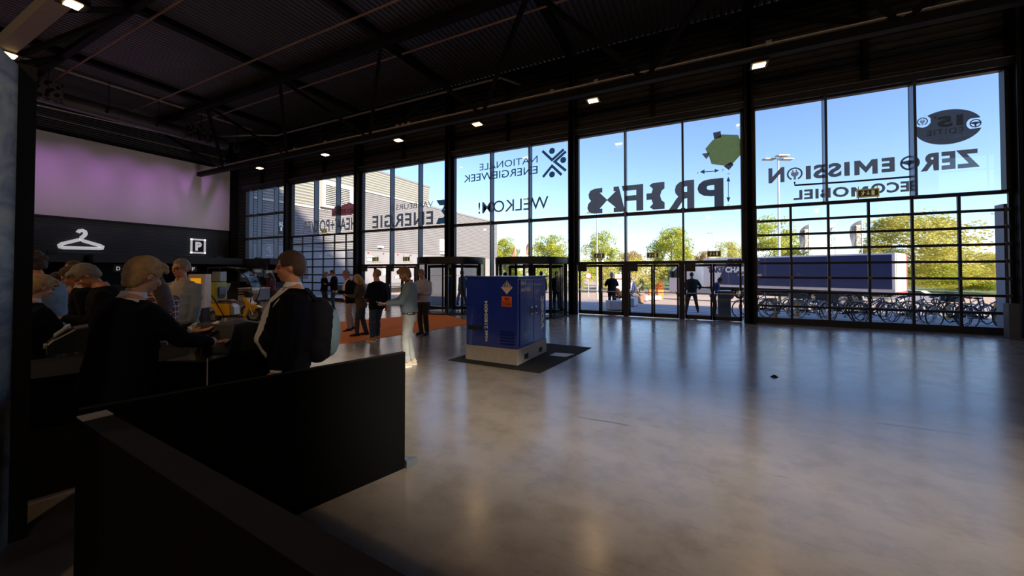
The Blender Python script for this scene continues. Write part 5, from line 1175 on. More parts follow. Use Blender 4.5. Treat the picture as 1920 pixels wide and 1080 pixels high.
# ---- the yellow scooter and what stands around it
def scooter():
    c = spot(440, 12.6); t = thing('cargo_scooter', 'yellow electric scooter with a rain roof standing in front of the black booths', 'scooter', c, YAW + 0.05)
    YEL_ = mat('scooter_yellow', (1.0, 0.50, 0.015), 0.3, coat=0.6, emit=(1, 0.5, 0.02), estr=0.0); SIL = mat('scooter_silver', (0.45, 0.44, 0.42), 0.3, 0.6)
    w0 = wheel(t, (0.66, 0, 0.255), 0.255, 0.10, (0, 1, 0), SIL, 'front_wheel', 5); wheel(t, (-0.62, 0, 0.2), 0.2, 0.16, (0, 1, 0), SIL, 'rear_wheel', 5)
    P = lambda nm, poly, w, m_, bv=0.02: MB().prism(poly, (0, -w / 2, 0), (1, 0, 0), (0, 0, 1), (0, w, 0)).build(nm, m_, t, bevel=bv)
    P('rear_body', [(-0.66, 0.62), (-0.58, 0.66), (-0.10, 0.62), (-0.03, 0.58), (-0.03, 0.23), (-0.45, 0.23), (-0.50, 0.33), (-0.56, 0.5), (-0.66, 0.54)], 0.36, YEL_, 0.03)
    P('battery_box', [(-0.03, 0.25), (0.09, 0.25), (0.09, 0.52), (0.0, 0.60), (-0.03, 0.60)], 0.30, SIL)
    P('seat', [(-0.52, 0.68), (-0.52, 0.74), (-0.1, 0.76), (0.02, 0.72), (0.0, 0.66)], 0.30, mat('seat_brown', (0.09, 0.05, 0.03), 0.5), 0.03)
    P('backrest', [(-0.50, 0.76), (-0.43, 0.76), (-0.36, 0.95), (-0.36, 1.12), (-0.41, 1.20), (-0.48, 1.18), (-0.53, 1.05)], 0.34, mat('backrest_grey', (0.10, 0.12, 0.14), 0.5), 0.03)
    P('floorboard', [(-0.48, 0.19), (0.42, 0.17), (0.42, 0.22), (-0.48, 0.23)], 0.40, BLACK)
    P('leg_shield', [(0.30, 0.13), (0.42, 0.16), (0.50, 0.28), (0.56, 0.45), (0.66, 0.62), (0.52, 0.72), (0.50, 0.82), (0.38, 0.86), (0.36, 0.80), (0.47, 0.60), (0.43, 0.40), (0.36, 0.22)], 0.34, YEL_, 0.03)
    P('headset', [(0.40, 0.82), (0.52, 0.84), (0.56, 0.98), (0.44, 1.06), (0.36, 1.0)], 0.2, BLACK)
    P('front_fender', [(0.44, 0.36), (0.52, 0.40), (0.56, 0.52), (0.74, 0.56), (0.90, 0.49), (0.72, 0.44), (0.70, 0.36), (0.66, 0.34), (0.60, 0.46), (0.54, 0.36)], 0.16, YEL_, 0.02)
    m = MB()
    for s in (-1, 1): m.tube([(0.50, s * 0.08, 0.62), (0.66, s * 0.08, 0.255)], 0.018, 6)
    m.build('fork', CHROME, t)
    MB().tube([(0.34, -0.33, 1.02), (0.42, -0.2, 1.03), (0.44, 0.2, 1.03), (0.34, 0.33, 1.02)], 0.016, 8).build('handlebar', BLACK, t)
    m = MB()
    for s in (-1, 1):
        m.tube([(-0.16, s * 0.26, 0.25), (-0.45, s * 0.26, 0.75), (-0.66, s * 0.26, 1.05), (-0.68, s * 0.26, 1.82)], 0.017, 8); m.tube([(-0.68, s * 0.26, 1.82), (-0.1, s * 0.27, 1.83), (0.22, s * 0.27, 1.78), (0.55, s * 0.26, 1.52), (0.70, s * 0.25, 1.2), (0.68, s * 0.2, 0.9), (0.60, s * 0.12, 0.66)], 0.017, 8)
    m.build('roof_frame', BLACK, t, smooth=True)
    prof = [(-0.70, 1.80), (-0.68, 1.84), (-0.1, 1.855), (0.24, 1.80), (0.24, 1.785), (-0.1, 1.835)]
    P('rain_roof', prof, 0.56, BLACK, 0.0)
    m = MB(); pr = [(0.24, 1.79), (0.56, 1.53), (0.71, 1.2), (0.69, 0.92)]; vs_ = []
    for x, z in pr: vs_ += [(x, -0.25, z), (x, 0.25, z)]
    m.add(vs_, [(2 * k, 2 * k + 1, 2 * k + 3, 2 * k + 2) for k in range(3)]); m.build('windshield', GLASS, t, smooth=True)
    b = MB().box(-0.62, -0.36, -0.16, 0.16, 1.36, 1.70).build('rear_box', mat('box_silver', (0.28, 0.32, 0.38), 0.3, 0.3), t, bevel=0.02)
    MB().box(-0.69, -0.42, -0.24, 0.24, 0.68, 1.34).build('yellow_case', mat('case_yellow_green', (0.42, 0.40, 0.03), 0.4), t, bevel=0.01)
    return t
scooter()
c = spot(381, 11.3); t = thing('yellow_panel_case', 'tall case with a glowing yellow front and cream frame left of the scooter', 'case', c, YAW + 0.3)
z0, z1 = at_d(372, 577, 11.3).z, at_d(372, 514, 11.3).z
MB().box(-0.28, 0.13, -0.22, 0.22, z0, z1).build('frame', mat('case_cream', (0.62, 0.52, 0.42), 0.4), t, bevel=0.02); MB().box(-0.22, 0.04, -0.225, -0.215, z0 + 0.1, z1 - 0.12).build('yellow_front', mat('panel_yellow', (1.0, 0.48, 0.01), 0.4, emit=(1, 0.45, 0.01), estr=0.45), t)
MB().box(-0.25, 0.1, -0.2, 0.2, 0.0, z0).build('foot', BLACK, t)
c = spot(424, 13.9); t = thing('tablet_stand', 'small tablet stand with a pale tilted screen behind the scooter seat', 'tablet stand', c, YAW)
z0 = at_d(424, 557, 13.9).z; MB().tube([(0, 0, 0), (0, 0, z0 + 0.25)], 0.03, 10).build('pole', WHITE, t); MB().lathe([(0, 0), (0.14, 0), (0.14, 0.015), (0, 0.03)], 20).build('foot_plate', BLACK, t)
M = Matrix.Translation((0.02, 0, z0 + 0.36)) @ Matrix.Rotation(0.4, 4, 'Y'); MB().box(-0.02, 0.02, -0.12, 0.12, -0.14, 0.14, M=M).build('tablet', mat('tablet_frame', (0.5, 0.47, 0.36), 0.4), t)
# cargo trailer / crate behind
c = spot(478, 14.6); t = thing('cargo_trailer', 'small cargo trailer with a brown wooden crate on an aluminium frame behind the scooter', 'trailer', c, YAW - 0.05)
z0, z1, z2 = at_d(478, 562, 14.6).z, at_d(478, 553, 14.6).z, at_d(478, 541, 14.6).z
CRT = mat('crate_wood', (0.20, 0.14, 0.10), 0.6); 
MB().box(-0.42, 0.20, -0.3, 0.3, z1 + 0.06, z2).build('crate', CRT, t); MB().box(-0.42, 0.21, -0.32, 0.32, z0, z1).build('frame', mat('trailer_alu', (0.38, 0.33, 0.28), 0.4, 0.5), t); MB().box(0.21, 0.38, -0.32, 0.32, z0, z2).build('end_panel', mat('end_panel_grey', (0.22, 0.23, 0.25), 0.5, 0.3), t)
MB().box(-0.44, 0.40, -0.33, 0.33, z2, z2 + 0.03).build('lid', ALU, t)
for x in (-0.1, 0.3): wheel(t, (x, -0.3, 0.2), 0.2, 0.08, (0, 1, 0), CHROME, 'wheel')
MB().tube([(0.0, 0, 0.2), (0, 0, z0)], 0.03, 6).build('axle_strut', BLACK, t)
# black booths along the left wall
BOOTH = mat('booth_black', (0.010, 0.011, 0.016), 0.6); BOOTHS = mat('booth_blueblack', (0.012, 0.016, 0.026), 0.6)
def booth(x0, x1, y0, y1, h, label):
    t = thing('registration_booth', label, 'booth', ((x0 + x1) / 2, (y0 + y1) / 2, 0)); a, b = (x1 - x0) / 2, (y1 - y0) / 2
    MB().box(-a, a, -b, b, h - 0.35, h).build('fascia', BOOTHS, t); MB().box(-a, -a + 0.1, -b, b, 0, h - 0.35).build('back_wall', BOOTH, t)
    for y in (-b, b - 0.08): MB().box(-a + 0.1, a - 0.3, y, y + 0.08, 0, h - 0.35).build('side_wall', BOOTH, t)
    MB().box(a - 0.75, a - 0.15, -b + 0.08, b - 0.08, 1.02, 1.08).box(a - 0.35, a - 0.3, -b + 0.08, b - 0.08, 0, 1.02).build('counter', BOOTH, t); return t
hb = 2.45
booth(-26.6, -23.6, 6.6, 12.6, hb, 'long black registration booth under the P sign, behind the scooter roof')
booth(-26.6, -21.5, 12.9, 14.1, hb, 'black booth in the corner below the blue-shaded window')
booth(-26.8, -23.9, 0.2, 6.4, hb, 'black registration booth under the hanger sign, behind the queue')
LET2 = mat('booth_letter', (0.7, 0.7, 0.7), 0.5, emit=(1, 1, 1), estr=0.2)
for s, px, py, lab in (('D', 221, 503.5, 'small lit letter D plate on the booth left of the parking sign'), ('F', 361.5, 504.5, 'small lit letter F plate on the booth below the parking sign')):
    X_ = -23.602
    p = on_X(px, py, X_); t = thing('letter_plate', lab, 'sign', (X_ + 0.03, p.y, p.z)); MB().box(-0.03, 0.03, -0.16, 0.16, -0.17, 0.17).build('plate', BLACK, t); m = MB(); put_text(m, s, (0.035, -0.07, -0.09), (0, 0.13, 0), (0, 0, 0.18), 0.03); m.build('letter', LET2, t)
for px, py, lab in ((463, 521, 'pale framed screen on the booth wall right of the scooter roof'), (486, 512, 'pale monitor behind the man at the booth'), (507, 514, 'second pale monitor at the booth near the woman in maroon')):
    p = on_X(px, py, -21.3); t = thing('wall_monitor', lab, 'monitor', (-21.42, p.y, p.z)); MB().box(-0.06, 0.0, -0.28, 0.28, -0.2, 0.24).build('casing', mat('monitor_grey', (0.03, 0.035, 0.04), 0.4), t); MB().box(0.0, 0.004, -0.18, 0.18, 0.04, 0.2).build('display', mat('monitor_pale', (0.12, 0.12, 0.12), 0.4, emit=(1, 0.95, 0.9), estr=0.05), t)
# queue post, door barrier at the right edge
p = f(1909, 636); t = thing('guide_post', 'short dark grey square post at the right edge in front of the overhead door', 'post', (p.x - 0.12, min(p.y, D - 0.75), 0)); MB().box(-0.1, 0.1, -0.1, 0.1, 0, at_d(1905, 568, 9.6).z).build('post', mat('post_grey', (0.10, 0.10, 0.11), 0.5), t, bevel=0.01)
# debris on the floor
for px, py, s, lab in ((1452, 707, 0.05, 'small dark crumpled scrap on the floor, nearer the doors'),): 
    p = f(px, py); m = MB(); m.add([(-.06, 0, 0), (.05, -.03, 0), (.06, .03, 0), (0, .02, .04), (-.02, -.02, .03)], [(0, 1, 4), (1, 2, 3, 4), (2, 0, 3), (0, 4, 3), (0, 2, 1)]); tag(m.build('scrap', MATB, loc=p), lab, 'scrap')
# ================================================================ PEOPLE
def remeshed(mb, voxel, smooth=4, fac=0.6):
    me = bpy.data.meshes.new('tmp'); me.from_pydata(mb.v, [], mb.f)
    bm = bmesh.new(); bm.from_mesh(me); bmesh.ops.recalc_face_normals(bm, faces=bm.faces); bm.to_mesh(me); bm.free()
    o = bpy.data.objects.new('tmp', me); COL.objects.link(o)
    r = o.modifiers.new('r', 'REMESH'); r.mode = 'VOXEL'; r.voxel_size = voxel; r.adaptivity = 0.0
    if smooth: s_ = o.modifiers.new('s', 'SMOOTH'); s_.iterations = smooth; s_.factor = fac
    dg = bpy.context.evaluated_depsgraph_get(); dg.update()
    out = bpy.data.meshes.new_from_object(o.evaluated_get(dg)); bpy.data.objects.remove(o); bpy.data.meshes.remove(me)
    for p in out.polygons: p.use_smooth = True
    return out
def cut_faces(me, drop):
    bm = bmesh.new(); bm.from_mesh(me); bmesh.ops.delete(bm, geom=[f_ for f_ in bm.faces if drop(f_.calc_center_median())], context='FACES')
    bm.to_mesh(me); bm.free(); return me
def wrinkle(me, amp, sc, seed=0.0, where=None):
    me.update()
    ns = [v.normal.copy() for v in me.vertices]
    for v, n_ in zip(me.vertices, ns):
        p = Vector((v.co.x * sc, v.co.y * sc, v.co.z * sc * 1.7 + seed)); k = noise.noise(p) + 0.5 * noise.noise(p * 2.1)
        v.co += n_ * amp * k * (where(v.co) if where else 1)
    return me
def attach(name, me, mats, par):
    me.name = name
    for m in (mats if isinstance(mats, list) else [mats]): me.materials.append(m)
    o = bpy.data.objects.new(name, me); COL.objects.link(o); o.parent = par; return o
def skin(name, c):
    m = mat(name, c, 0.5, var=0.08, scale=12); m.node_tree.nodes['Principled BSDF'].inputs['Subsurface Weight'].default_value = 0.08; return m
SKIN = skin('skin_fair', (0.62, 0.33, 0.23)); SKIN2 = skin('skin_ruddy', (0.60, 0.26, 0.16)); SKIN3 = skin('skin_tan', (0.40, 0.22, 0.14))
EYE_M = mat('eye_dark', (0.03, 0.02, 0.02), 0.3); LIP = mat('lips', (0.42, 0.16, 0.13), 0.5)
def cloth(name, c, rough=0.85, **k): return mat(name, c, rough, var=k.pop('var', 0.15), scale=k.pop('scale', 14), bump=k.pop('bump', 0.25), bscale=k.pop('bscale', 90), **k)
def plaid_mat():
    m = bpy.data.materials.new('plaid_red'); m.use_nodes = True; nt = m.node_tree; b = nt.nodes['Principled BSDF']; N = nt.nodes.new; L = nt.links.new
    tc = N('ShaderNodeTexCoord'); out = None
    base = (0.22, 0.03, 0.04, 1); cur = None
    for ax, col, lo in (('X', (0.02, 0.02, 0.05, 1), 0.45), ('Z', (0.02, 0.02, 0.05, 1), 0.45), ('X', (0.7, 0.66, 0.66, 1), 0.88), ('Z', (0.7, 0.66, 0.66, 1), 0.88)):
        w = N('ShaderNodeTexWave'); w.wave_type = 'BANDS'; w.bands_direction = ax; w.inputs['Scale'].default_value = 5.0; w.inputs['Distortion'].default_value = 1.0; w.inputs['Detail'].default_value = 1; L(tc.outputs['Object'], w.inputs['Vector'])
        g = N('ShaderNodeMath'); g.operation = 'GREATER_THAN'; g.inputs[1].default_value = lo; L(w.outputs['Fac'], g.inputs[0])
        g2 = N('ShaderNodeMath'); g2.operation = 'MULTIPLY'; g2.inputs[1].default_value = 0.6; L(g.outputs[0], g2.inputs[0])
        mx = N('ShaderNodeMix'); mx.data_type = 'RGBA'; mx.inputs[6].default_value = base; mx.inputs[7].default_value = col; L(g2.outputs[0], mx.inputs[0])
        if cur: L(cur, mx.inputs[6])
        cur = mx.outputs[2]
    L(cur, b.inputs['Base Color']); b.inputs['Roughness'].default_value = 0.85; return m
def camo_mat():
    m = bpy.data.materials.new('patterned_shirt'); m.use_nodes = True; nt = m.node_tree; b = nt.nodes['Principled BSDF']
    tc = nt.nodes.new('ShaderNodeTexCoord'); n_ = nt.nodes.new('ShaderNodeTexNoise'); n_.inputs['Scale'].default_value = 22; nt.links.new(tc.outputs['Object'], n_.inputs['Vector'])
    r = nt.nodes.new('ShaderNodeValToRGB'); r.color_ramp.interpolation = 'CONSTANT'; r.color_ramp.elements[0].color = (0.03, 0.03, 0.025, 1); r.color_ramp.elements[1].position = 0.52; r.color_ramp.elements[1].color = (0.35, 0.18, 0.09, 1); e = r.color_ramp.elements.new(0.62); e.color = (0.5, 0.42, 0.3, 1)
    nt.links.new(n_.outputs[0], r.inputs[0]); nt.links.new(r.outputs[0], b.inputs['Base Color']); b.inputs['Roughness'].default_value = 0.8; return m
NAVYC = cloth('suit_navy', (0.004, 0.005, 0.012), 0.9, spec=0.15); BLKC = cloth('cloth_black', (0.006, 0.006, 0.007), 0.9, spec=0.15); WHC = cloth('shirt_white', (0.75, 0.75, 0.78)); DENIM = cloth('denim_light', (0.22, 0.33, 0.45), scale=7, var=0.3); DENIMD = cloth('denim_dark', (0.03, 0.05, 0.09), scale=7, var=0.25)
JEANL = cloth('jeans_pale', (0.46, 0.50, 0.53), scale=5, var=0.22); BLZR = cloth('blazer_greyblue', (0.24, 0.29, 0.36)); BEIGE = cloth('shirt_beige', (0.50, 0.42, 0.36)); PURP = cloth('shirt_lilac', (0.45, 0.44, 0.58)); OLIVE = cloth('jacket_olive', (0.06, 0.05, 0.035)); PINKG = cloth('trousers_grey_pink', (0.36, 0.30, 0.30))
DKTR = cloth('trousers_dark', (0.02, 0.018, 0.018)); GREYC = cloth('coat_grey', (0.22, 0.20, 0.20)); BROWNC = cloth('jacket_brown', (0.12, 0.06, 0.04)); ORGC = cloth('jacket_orange', (0.75, 0.20, 0.03)); BLUEC = cloth('jacket_blue', (0.02, 0.04, 0.18)); GRNC = cloth('hoodie_darkgreen', (0.012, 0.02, 0.018)); MAR = cloth('top_maroon', (0.10, 0.015, 0.03))
def hairm(name, c): return mat(name, c, 0.5, var=0.45, scale=30, bump=0.6, bscale=140)
H_BLOND = hairm('hair_blond', (0.50, 0.32, 0.15)); H_BROWN = hairm('hair_brown', (0.07, 0.035, 0.02)); H_GREY = hairm('hair_grey', (0.26, 0.22, 0.18)); H_BLACK = hairm('hair_black', (0.012, 0.01, 0.01)); H_WHITE = hairm('hair_white', (0.55, 0.54, 0.52)); H_SAND = hairm('hair_sandy', (0.28, 0.15, 0.07))

def ik(S, W, l1, l2, hint):
    v = W - S; d_ = v.length; mx_ = (l1 + l2) * 0.995
    if d_ > mx_: W = S + v * (mx_ / d_); v = W - S; d_ = mx_
    a = (l1 * l1 - l2 * l2 + d_ * d_) / (2 * d_); h = math.sqrt(max(0, l1 * l1 - a * a)); u = v.normalized(); hp = (hint - u * hint.dot(u)).normalized()
    return S + u * a + hp * h, W
def person(label, px, d, H, face, pose=None, top=None, inner=None, legs=None, hair=None, hstyle='short', skin_m=SKIN, shoes=BLACK, voxel=0.0085, fat=1.0, z=None, opening=0.0, hem=0.86, sleeve=1.0, long_coat=False, group=None, extra=None, at=None, collar=None, beard=None):
    pose = pose or {}; p0 = at if at is not None else spot(px, d)
    if z is not None: p0.z = z
    t = thing('person', label, 'person', p0, YAW + math.radians(face) + math.atan((960 - px) / FPX), group)
    t.scale = (H / 1.8,) * 3
    rnd = random.Random(int(px * 13)); sd = px * 0.37
    lean = math.radians(pose.get('lean', 2)); seat = pose.get('seat')
    pz = 0.93 if seat is None else seat + 0.10
    Rl = Matrix.Rotation(-lean, 3, 'X'); PV = Vector((0, 0, pz))
    def T(x, y, z_): return PV + Rl @ Vector((x, y, z_ - 0.93))      # torso space -> body
    hp, hy, hr = math.radians(pose.get('nod', 15)), math.radians(pose.get('turn', 0)), 0
    NB = T(0, 0.0, 1.53); Rh = Rl @ Matrix.Rotation(hy, 3, 'Z') @ Matrix.Rotation(-hp, 3, 'X')
    def Hd(x, y, z_): return NB + Rh @ Vector((x, y, z_ - 1.53))
    RhM = Rh.to_4x4()
    sw = 0.175 * (0.86 + 0.14 * fat)
    TS = [(0.80, .150, .100, 0), (0.88, .172, .118, -.005), (0.97, .166, .118 + .03 * (fat - 1), .0), (1.08, .150 + .05 * (fat - 1), .108 + .10 * (fat - 1), .012 * fat), (1.20, .158 + .04 * (fat - 1), .112 + .07 * (fat - 1), .008), (1.32, .176 + .035 * (fat - 1), .120 + .03 * (fat - 1), .0), (1.41, .172 + .03 * (fat - 1), .105, -.008), (1.46, .135, .085, -.012), (1.50, .085, .065, -.01), (1.55, .056, .056, 0)]
    def torso(mb, infl=0.0, zlo=0.0, zhi=9, flare=0.0):
        secs = [s_ for s_ in TS if zlo - 0.05 <= s_[0] <= zhi]
        pts = [T(0, s_[3], max(s_[0], zlo)) for s_ in secs]; rad = [(s_[1] + infl + flare * max(0, 1.0 - s_[0]), s_[2] + infl + flare * 0.7 * max(0, 1.0 - s_[0])) for s_ in secs]
        n = 20; vs_ = []
        for p, (rx, ry) in zip(pts, rad):
            for k in range(n):
                a = 2 * PI * k / n; ca, sa = math.cos(a), math.sin(a); q = 0.82
                vs_.append(p + Rl @ Vector((rx * math.copysign(abs(ca) ** q, ca), ry * math.copysign(abs(sa) ** q, sa), 0)))
        fs_ = [(i * n + k, i * n + (k + 1) % n, (i + 1) * n + (k + 1) % n, (i + 1) * n + k) for i in range(len(pts) - 1) for k in range(n)]
        fs_ += [tuple(reversed(range(n))), tuple((len(pts) - 1) * n + k for k in range(n))]; mb.add(vs_, fs_)
    arms = []
    for side in (-1, 1):
        S = T(side * sw, -0.005, 1.41); tgt = pose.get('R' if side > 0 else 'L')
        W = Vector(tgt) if tgt else T(side * 0.25, 0.04, 0.86)
        if seat is not None and tgt: W = W
        hint = Vector((side * 0.5, -0.75, -0.35)) if (W - S).z > -0.45 else Vector((side * 0.25, -1, 0))
        E, W = ik(S, W, 0.285, 0.26, hint); arms.append((side, S, E, W))
    def armtube(mb, infl=0.0, f=1.0):
        for side, S, E, W in arms:
            We = E + (W - E) * f
            mb.tube([T(side * sw * 0.55, -0.005, 1.425), S, S + (E - S) * 0.35, E, E + (We - E) * 0.45, We], [0.052 + infl, 0.060 + infl, 0.054 + infl, 0.042 + infl, 0.038 + infl, 0.030 + infl * 0.9], 12)
    st = pose.get('stance', 0.09); fts = pose.get('feet', [(-st, 0.0), (st, 0.04)])
    legj = []
    for side, (fx_, fy_) in zip((-1, 1), fts):
        Hj = PV + Vector((side * 0.088, 0, -0.02)); A = Vector((fx_, fy_, 0.085 + pose.get('lift', {}).get(side, 0)))
        K, A = ik(Hj, A, 0.416, 0.418, Vector((side * 0.06, 1, 0.0))); legj.append((side, Hj, K, A))
    def legtube(mb, infl=0.0, cut=0.0):
        for side, Hj, K, A in legj:
            Ae = K + (A - K) * (1 - cut)
            mb.tube([Hj + Vector((-side * 0.01, 0, 0.06)), Hj + (K - Hj) * 0.25, K + (Hj - K) * 0.25, K, K + (A - K) * 0.3, Ae], [0.090 + infl, 0.085 + infl, 0.064 + infl, 0.054 + infl, 0.056 + infl, 0.036 + infl * 1.6], 12)
    # --- body, one continuous surface
    b = MB(); torso(b); armtube(b); legtube(b)
    b.tube([T(0, -0.01, 1.44), Hd(0, 0.0, 1.60)], [0.060, 0.053], 14)
    E_ = lambda c, r, n=14: b.ell(Hd(*c), r, n, M=RhM)
    E_((0, -0.012, 1.695), (.076, .096, .100), 18); E_((0, 0.030, 1.635), (.060, .066, .078), 16); E_((0, 0.055, 1.588), (.034, .034, .030)); E_((0, 0.080, 1.695), (.050, .018, .016))
    b.tube([Hd(0, .088, 1.69), Hd(0, .108, 1.655), Hd(0, .102, 1.643)], [.009, .014, .013], 8); E_((0, .092, 1.615), (.024, .012, .009), 10); E_((.036, .070, 1.650), (.022, .02, .02), 10); E_((-.036, .070, 1.650), (.022, .02, .02), 10)
    for s_ in (-1, 1): E_((s_ * .077, -0.01, 1.663), (.010, .019, .030), 10)
    for side, S, E, W in arms:
        fd = (W - E).normalized(); pn = pose.get('palmR' if side > 0 else 'palmL'); up = Vector(pn) if pn else (Vector((side, 0, 0)) if fd.z < -0.6 else Vector((0, 0, -1)))
        pal = (up - fd * up.dot(fd)).normalized(); ac = fd.cross(pal).normalized()       # pal = palm side is -pal
        Mh = Matrix((ac, fd, pal)).transposed().to_4x4()
        b.ell(W + fd * 0.045, (.040, .052, .017), 12, M=Mh); cu = pose.get('curl', 0.5)
        for k in range(4):
            o_ = (k - 1.5) * 0.0195; L_ = (.072, .080, .075, .060)[k]; p1 = W + fd * 0.082 + ac * o_; dr = (fd * math.cos(cu * .6) - pal * math.sin(cu * .6)); p2 = p1 + dr * L_ * .5; dr2 = (fd * math.cos(cu * 1.6) - pal * math.sin(cu * 1.6)); p3 = p2 + dr2 * L_ * .5
            b.tube([W + fd * 0.06 + ac * o_ * 0.9, p1, p2, p3], [.0095, .0095, .009, .0075], 8)
        tb = -side if fd.z < -0.6 else side * pose.get('thumb', -1)
        b.tube([W + fd * 0.02 + ac * tb * 0.025, W + fd * 0.05 + ac * tb * 0.052 - pal * 0.01, W + fd * 0.085 + ac * tb * 0.055 - pal * 0.02], [.013, .011, .009], 8)
    me = remeshed(b, voxel, 2, 0.5)
    body = attach('body', me, [skin_m, EYE_M, LIP], t)
    if beard: me.materials.append(beard)
    Ri = Rh.transposed(); 
    for pl in me.polygons:
        c = Ri @ (pl.center - NB) + Vector((0, 0, 1.53))
        if c.y > 0.06 and c.z > 1.55:
            for s_ in (-1, 1):
                if (abs(c.x - s_ * 0.031) / 0.013) ** 2 + ((c.z - 1.672) / 0.006) ** 2 < 1: pl.material_index = 1
                if (abs(c.x - s_ * 0.032) / 0.020) ** 2 + ((c.z - 1.694) / 0.0036) ** 2 < 1: pl.material_index = 1
            if abs(c.x) < 0.024 and abs(c.z - 1.615) < 0.007 and c.y > 0.085: pl.material_index = 2
        if beard and c.z < 1.64 and c.z > 1.53 and c.y > 0.01 and not (abs(c.x) < 0.022 and abs(c.z - 1.615) < 0.008): pl.material_index = 3
    # --- trousers
    if legs:
        m_ = MB(); legtube(m_, 0.016, 0.03); secs = TS[:4]
        n0 = len(m_.v); torso(m_, 0.012, 0.80, 1.05); me = remeshed(m_, max(voxel, 0.011), 3); wrinkle(me, 0.008, 9, sd); attach('trousers', me, legs, t)
    # --- shoes
    for side, Hj, K, A in legj:
        s_ = MB(); yaw_ = pose.get('toe', 0.15) * side; R_ = Matrix.Rotation(-yaw_, 4, 'Z'); z0_ = A.z - 0.085
        def q(x, y, z_): return Vector((A.x, A.y, z0_)) + (R_ @ Vector((x, y, z_)))
        s_.tube([q(0, -0.075, 0.045), q(0, -0.03, 0.05), q(0, 0.05, 0.045), q(0, 0.13, 0.034), q(0, 0.19, 0.026)], [(.032, .036), (.038, .046), (.044, .040), (.046, .028), (.030, .018)], 12); s_.tube([q(0, -0.02, 0.05), q(0, -0.015, 0.11)], [.045, .046], 12)
        sh = s_.build('shoe', shoes, t, smooth=True)
        s2 = MB(); out_ = [(.030, -.085), (.040, -.03), (.046, .08), (.044, .15), (.02, .205), (-.02, .205), (-.044, .15), (-.046, .08), (-.040, -.03), (-.030, -.085)]
        s2.prism([(x, y) for x, y in out_], q(0, 0, 0.0), R_ @ Vector((1, 0, 0)), R_ @ Vector((0, 1, 0)), (0, 0, 0.022)); s2.build('sole', WHITE if shoes is not BLACK else RUBBER, sh)
    # --- inner shirt and collar
    hm = hem
    if inner:
        m_ = MB(); torso(m_, 0.016, 0.93, 1.50); me = remeshed(m_, max(voxel, 0.012), 3); wrinkle(me, 0.006, 10, sd + 5)
        if opening > 0.12:
            for v in me.vertices:
                q_ = Rl.transposed() @ (v.co - PV)
                if q_.y > 0.02: v.co += Rl @ Vector((0, 0.045 * math.exp(-(q_.x / 0.075) ** 2) * min(1, max(0, (0.60 - q_.z) / 0.12)), 0))
        attach('shirt', me, inner, t)
    if collar is None and inner is not None: collar = inner
    if collar:
        c_ = MB(); prof = [(0.064, 1.49), (0.061, 1.542), (0.065, 1.548), (0.076, 1.508)]; n = 20; vs_ = []
        for k in range(n + 1):
            a = PI / 2 + 0.18 + (2 * PI - 0.36) * k / n
            for r_, z_ in prof: vs_.append(T(r_ * math.cos(a), r_ * 1.02 * math.sin(a) + 0.002, z_ - (0.02 if abs(math.sin(a)) > .8 and math.sin(a) > 0 else 0)))
        c_.add(vs_, [(k * 4 + j, (k + 1) * 4 + j, (k + 1) * 4 + j + 1, k * 4 + j + 1) for k in range(n) for j in range(3)]); c_.build('collar', collar, t, smooth=True)
    if top:
        m_ = MB(); torso(m_, 0.026, max(0.80, hm), 1.50, 0.10 if hm < 0.95 else 0.0); armtube(m_, 0.017, sleeve * 0.97)
        if hm < 0.80 or (long_coat): m_.tube([PV + Vector((0, 0, -0.05)), Vector((0, 0, hm))], [(.20, .16), (.23, .19)], 18)
        me = remeshed(m_, max(voxel, 0.011), 4)
        Li = Rl.transposed()
        if opening:
            def drop(c):
                q_ = Li @ (c - PV) + Vector((0, 0, 0.93)); return q_.y > 0.02 and q_.z < 1.52 and abs(q_.x) < (0.035 + opening * max(0, min(1, (q_.z - 0.9) / 0.6)) if opening < 0.5 else 0.10)
            cut_faces(me, drop)
        zl_ = [Vector(v.co).z for v in me.vertices]
        wrinkle(me, 0.010, 8, sd + 9); attach('jacket' if inner else 'shirt', me, top, t)
        # collar band / lapel
        if inner:
            lp = MB()
            for s_ in (-1, 1):
                lp.prism([(0.03, 1.18), (0.055, 1.22), (0.115, 1.40), (0.085, 1.49), (0.055, 1.50)] if s_ > 0 else [(-0.03, 1.18), (-0.055, 1.22), (-0.115, 1.40), (-0.085, 1.49), (-0.055, 1.50)], T(0, 0.125 + (fat - 1) * .06, 0.0) - (T(0, 0, 0) - T(0, 0, 0)), (1, 0, 0), Rl @ Vector((0, -0.08, 1)), (0, 0.012, 0))
            lp.build('lapel', top, t, bevel=0.003)
            if sleeve > 0.9 and (inner is WHC):
                for side, S, E, W in arms: u = (W - E).normalized(); MB().tube([W - u * 0.02, W + u * 0.008], [.040, .038], 12).build('cuff', WHC, t, smooth=True)
    # --- hair
    if hair:
        h = MB(); g = 0.009 if hstyle == 'crop' else 0.015
        h.ell(Hd(0, -0.016, 1.700), (.076 + g, .098 + g, .100 + g * 1.1), 20, M=RhM)
        if hstyle in ('short', 'curly', 'fringe'): h.ell(Hd(0, -0.060, 1.655), (.074, .058, .075), 14, M=RhM)
        if hstyle == 'fringe': h.ell(Hd(0.0, 0.045, 1.768), (.072, .058, .034), 14, M=RhM); h.ell(Hd(0.02, 0.076, 1.745), (.054, .030, .028), 12, M=RhM); h.ell(Hd(0, -0.07, 1.70), (.07, .045, .07), 14, M=RhM); h.ell(Hd(0, -0.052, 1.612), (.066, .046, .060), 14, M=RhM)
        if hstyle == 'sweep': h.ell(Hd(0, 0.055, 1.765), (.074, .060, .036), 14, M=RhM); h.ell(Hd(0, -0.060, 1.655), (.074, .058, .075), 14, M=RhM)
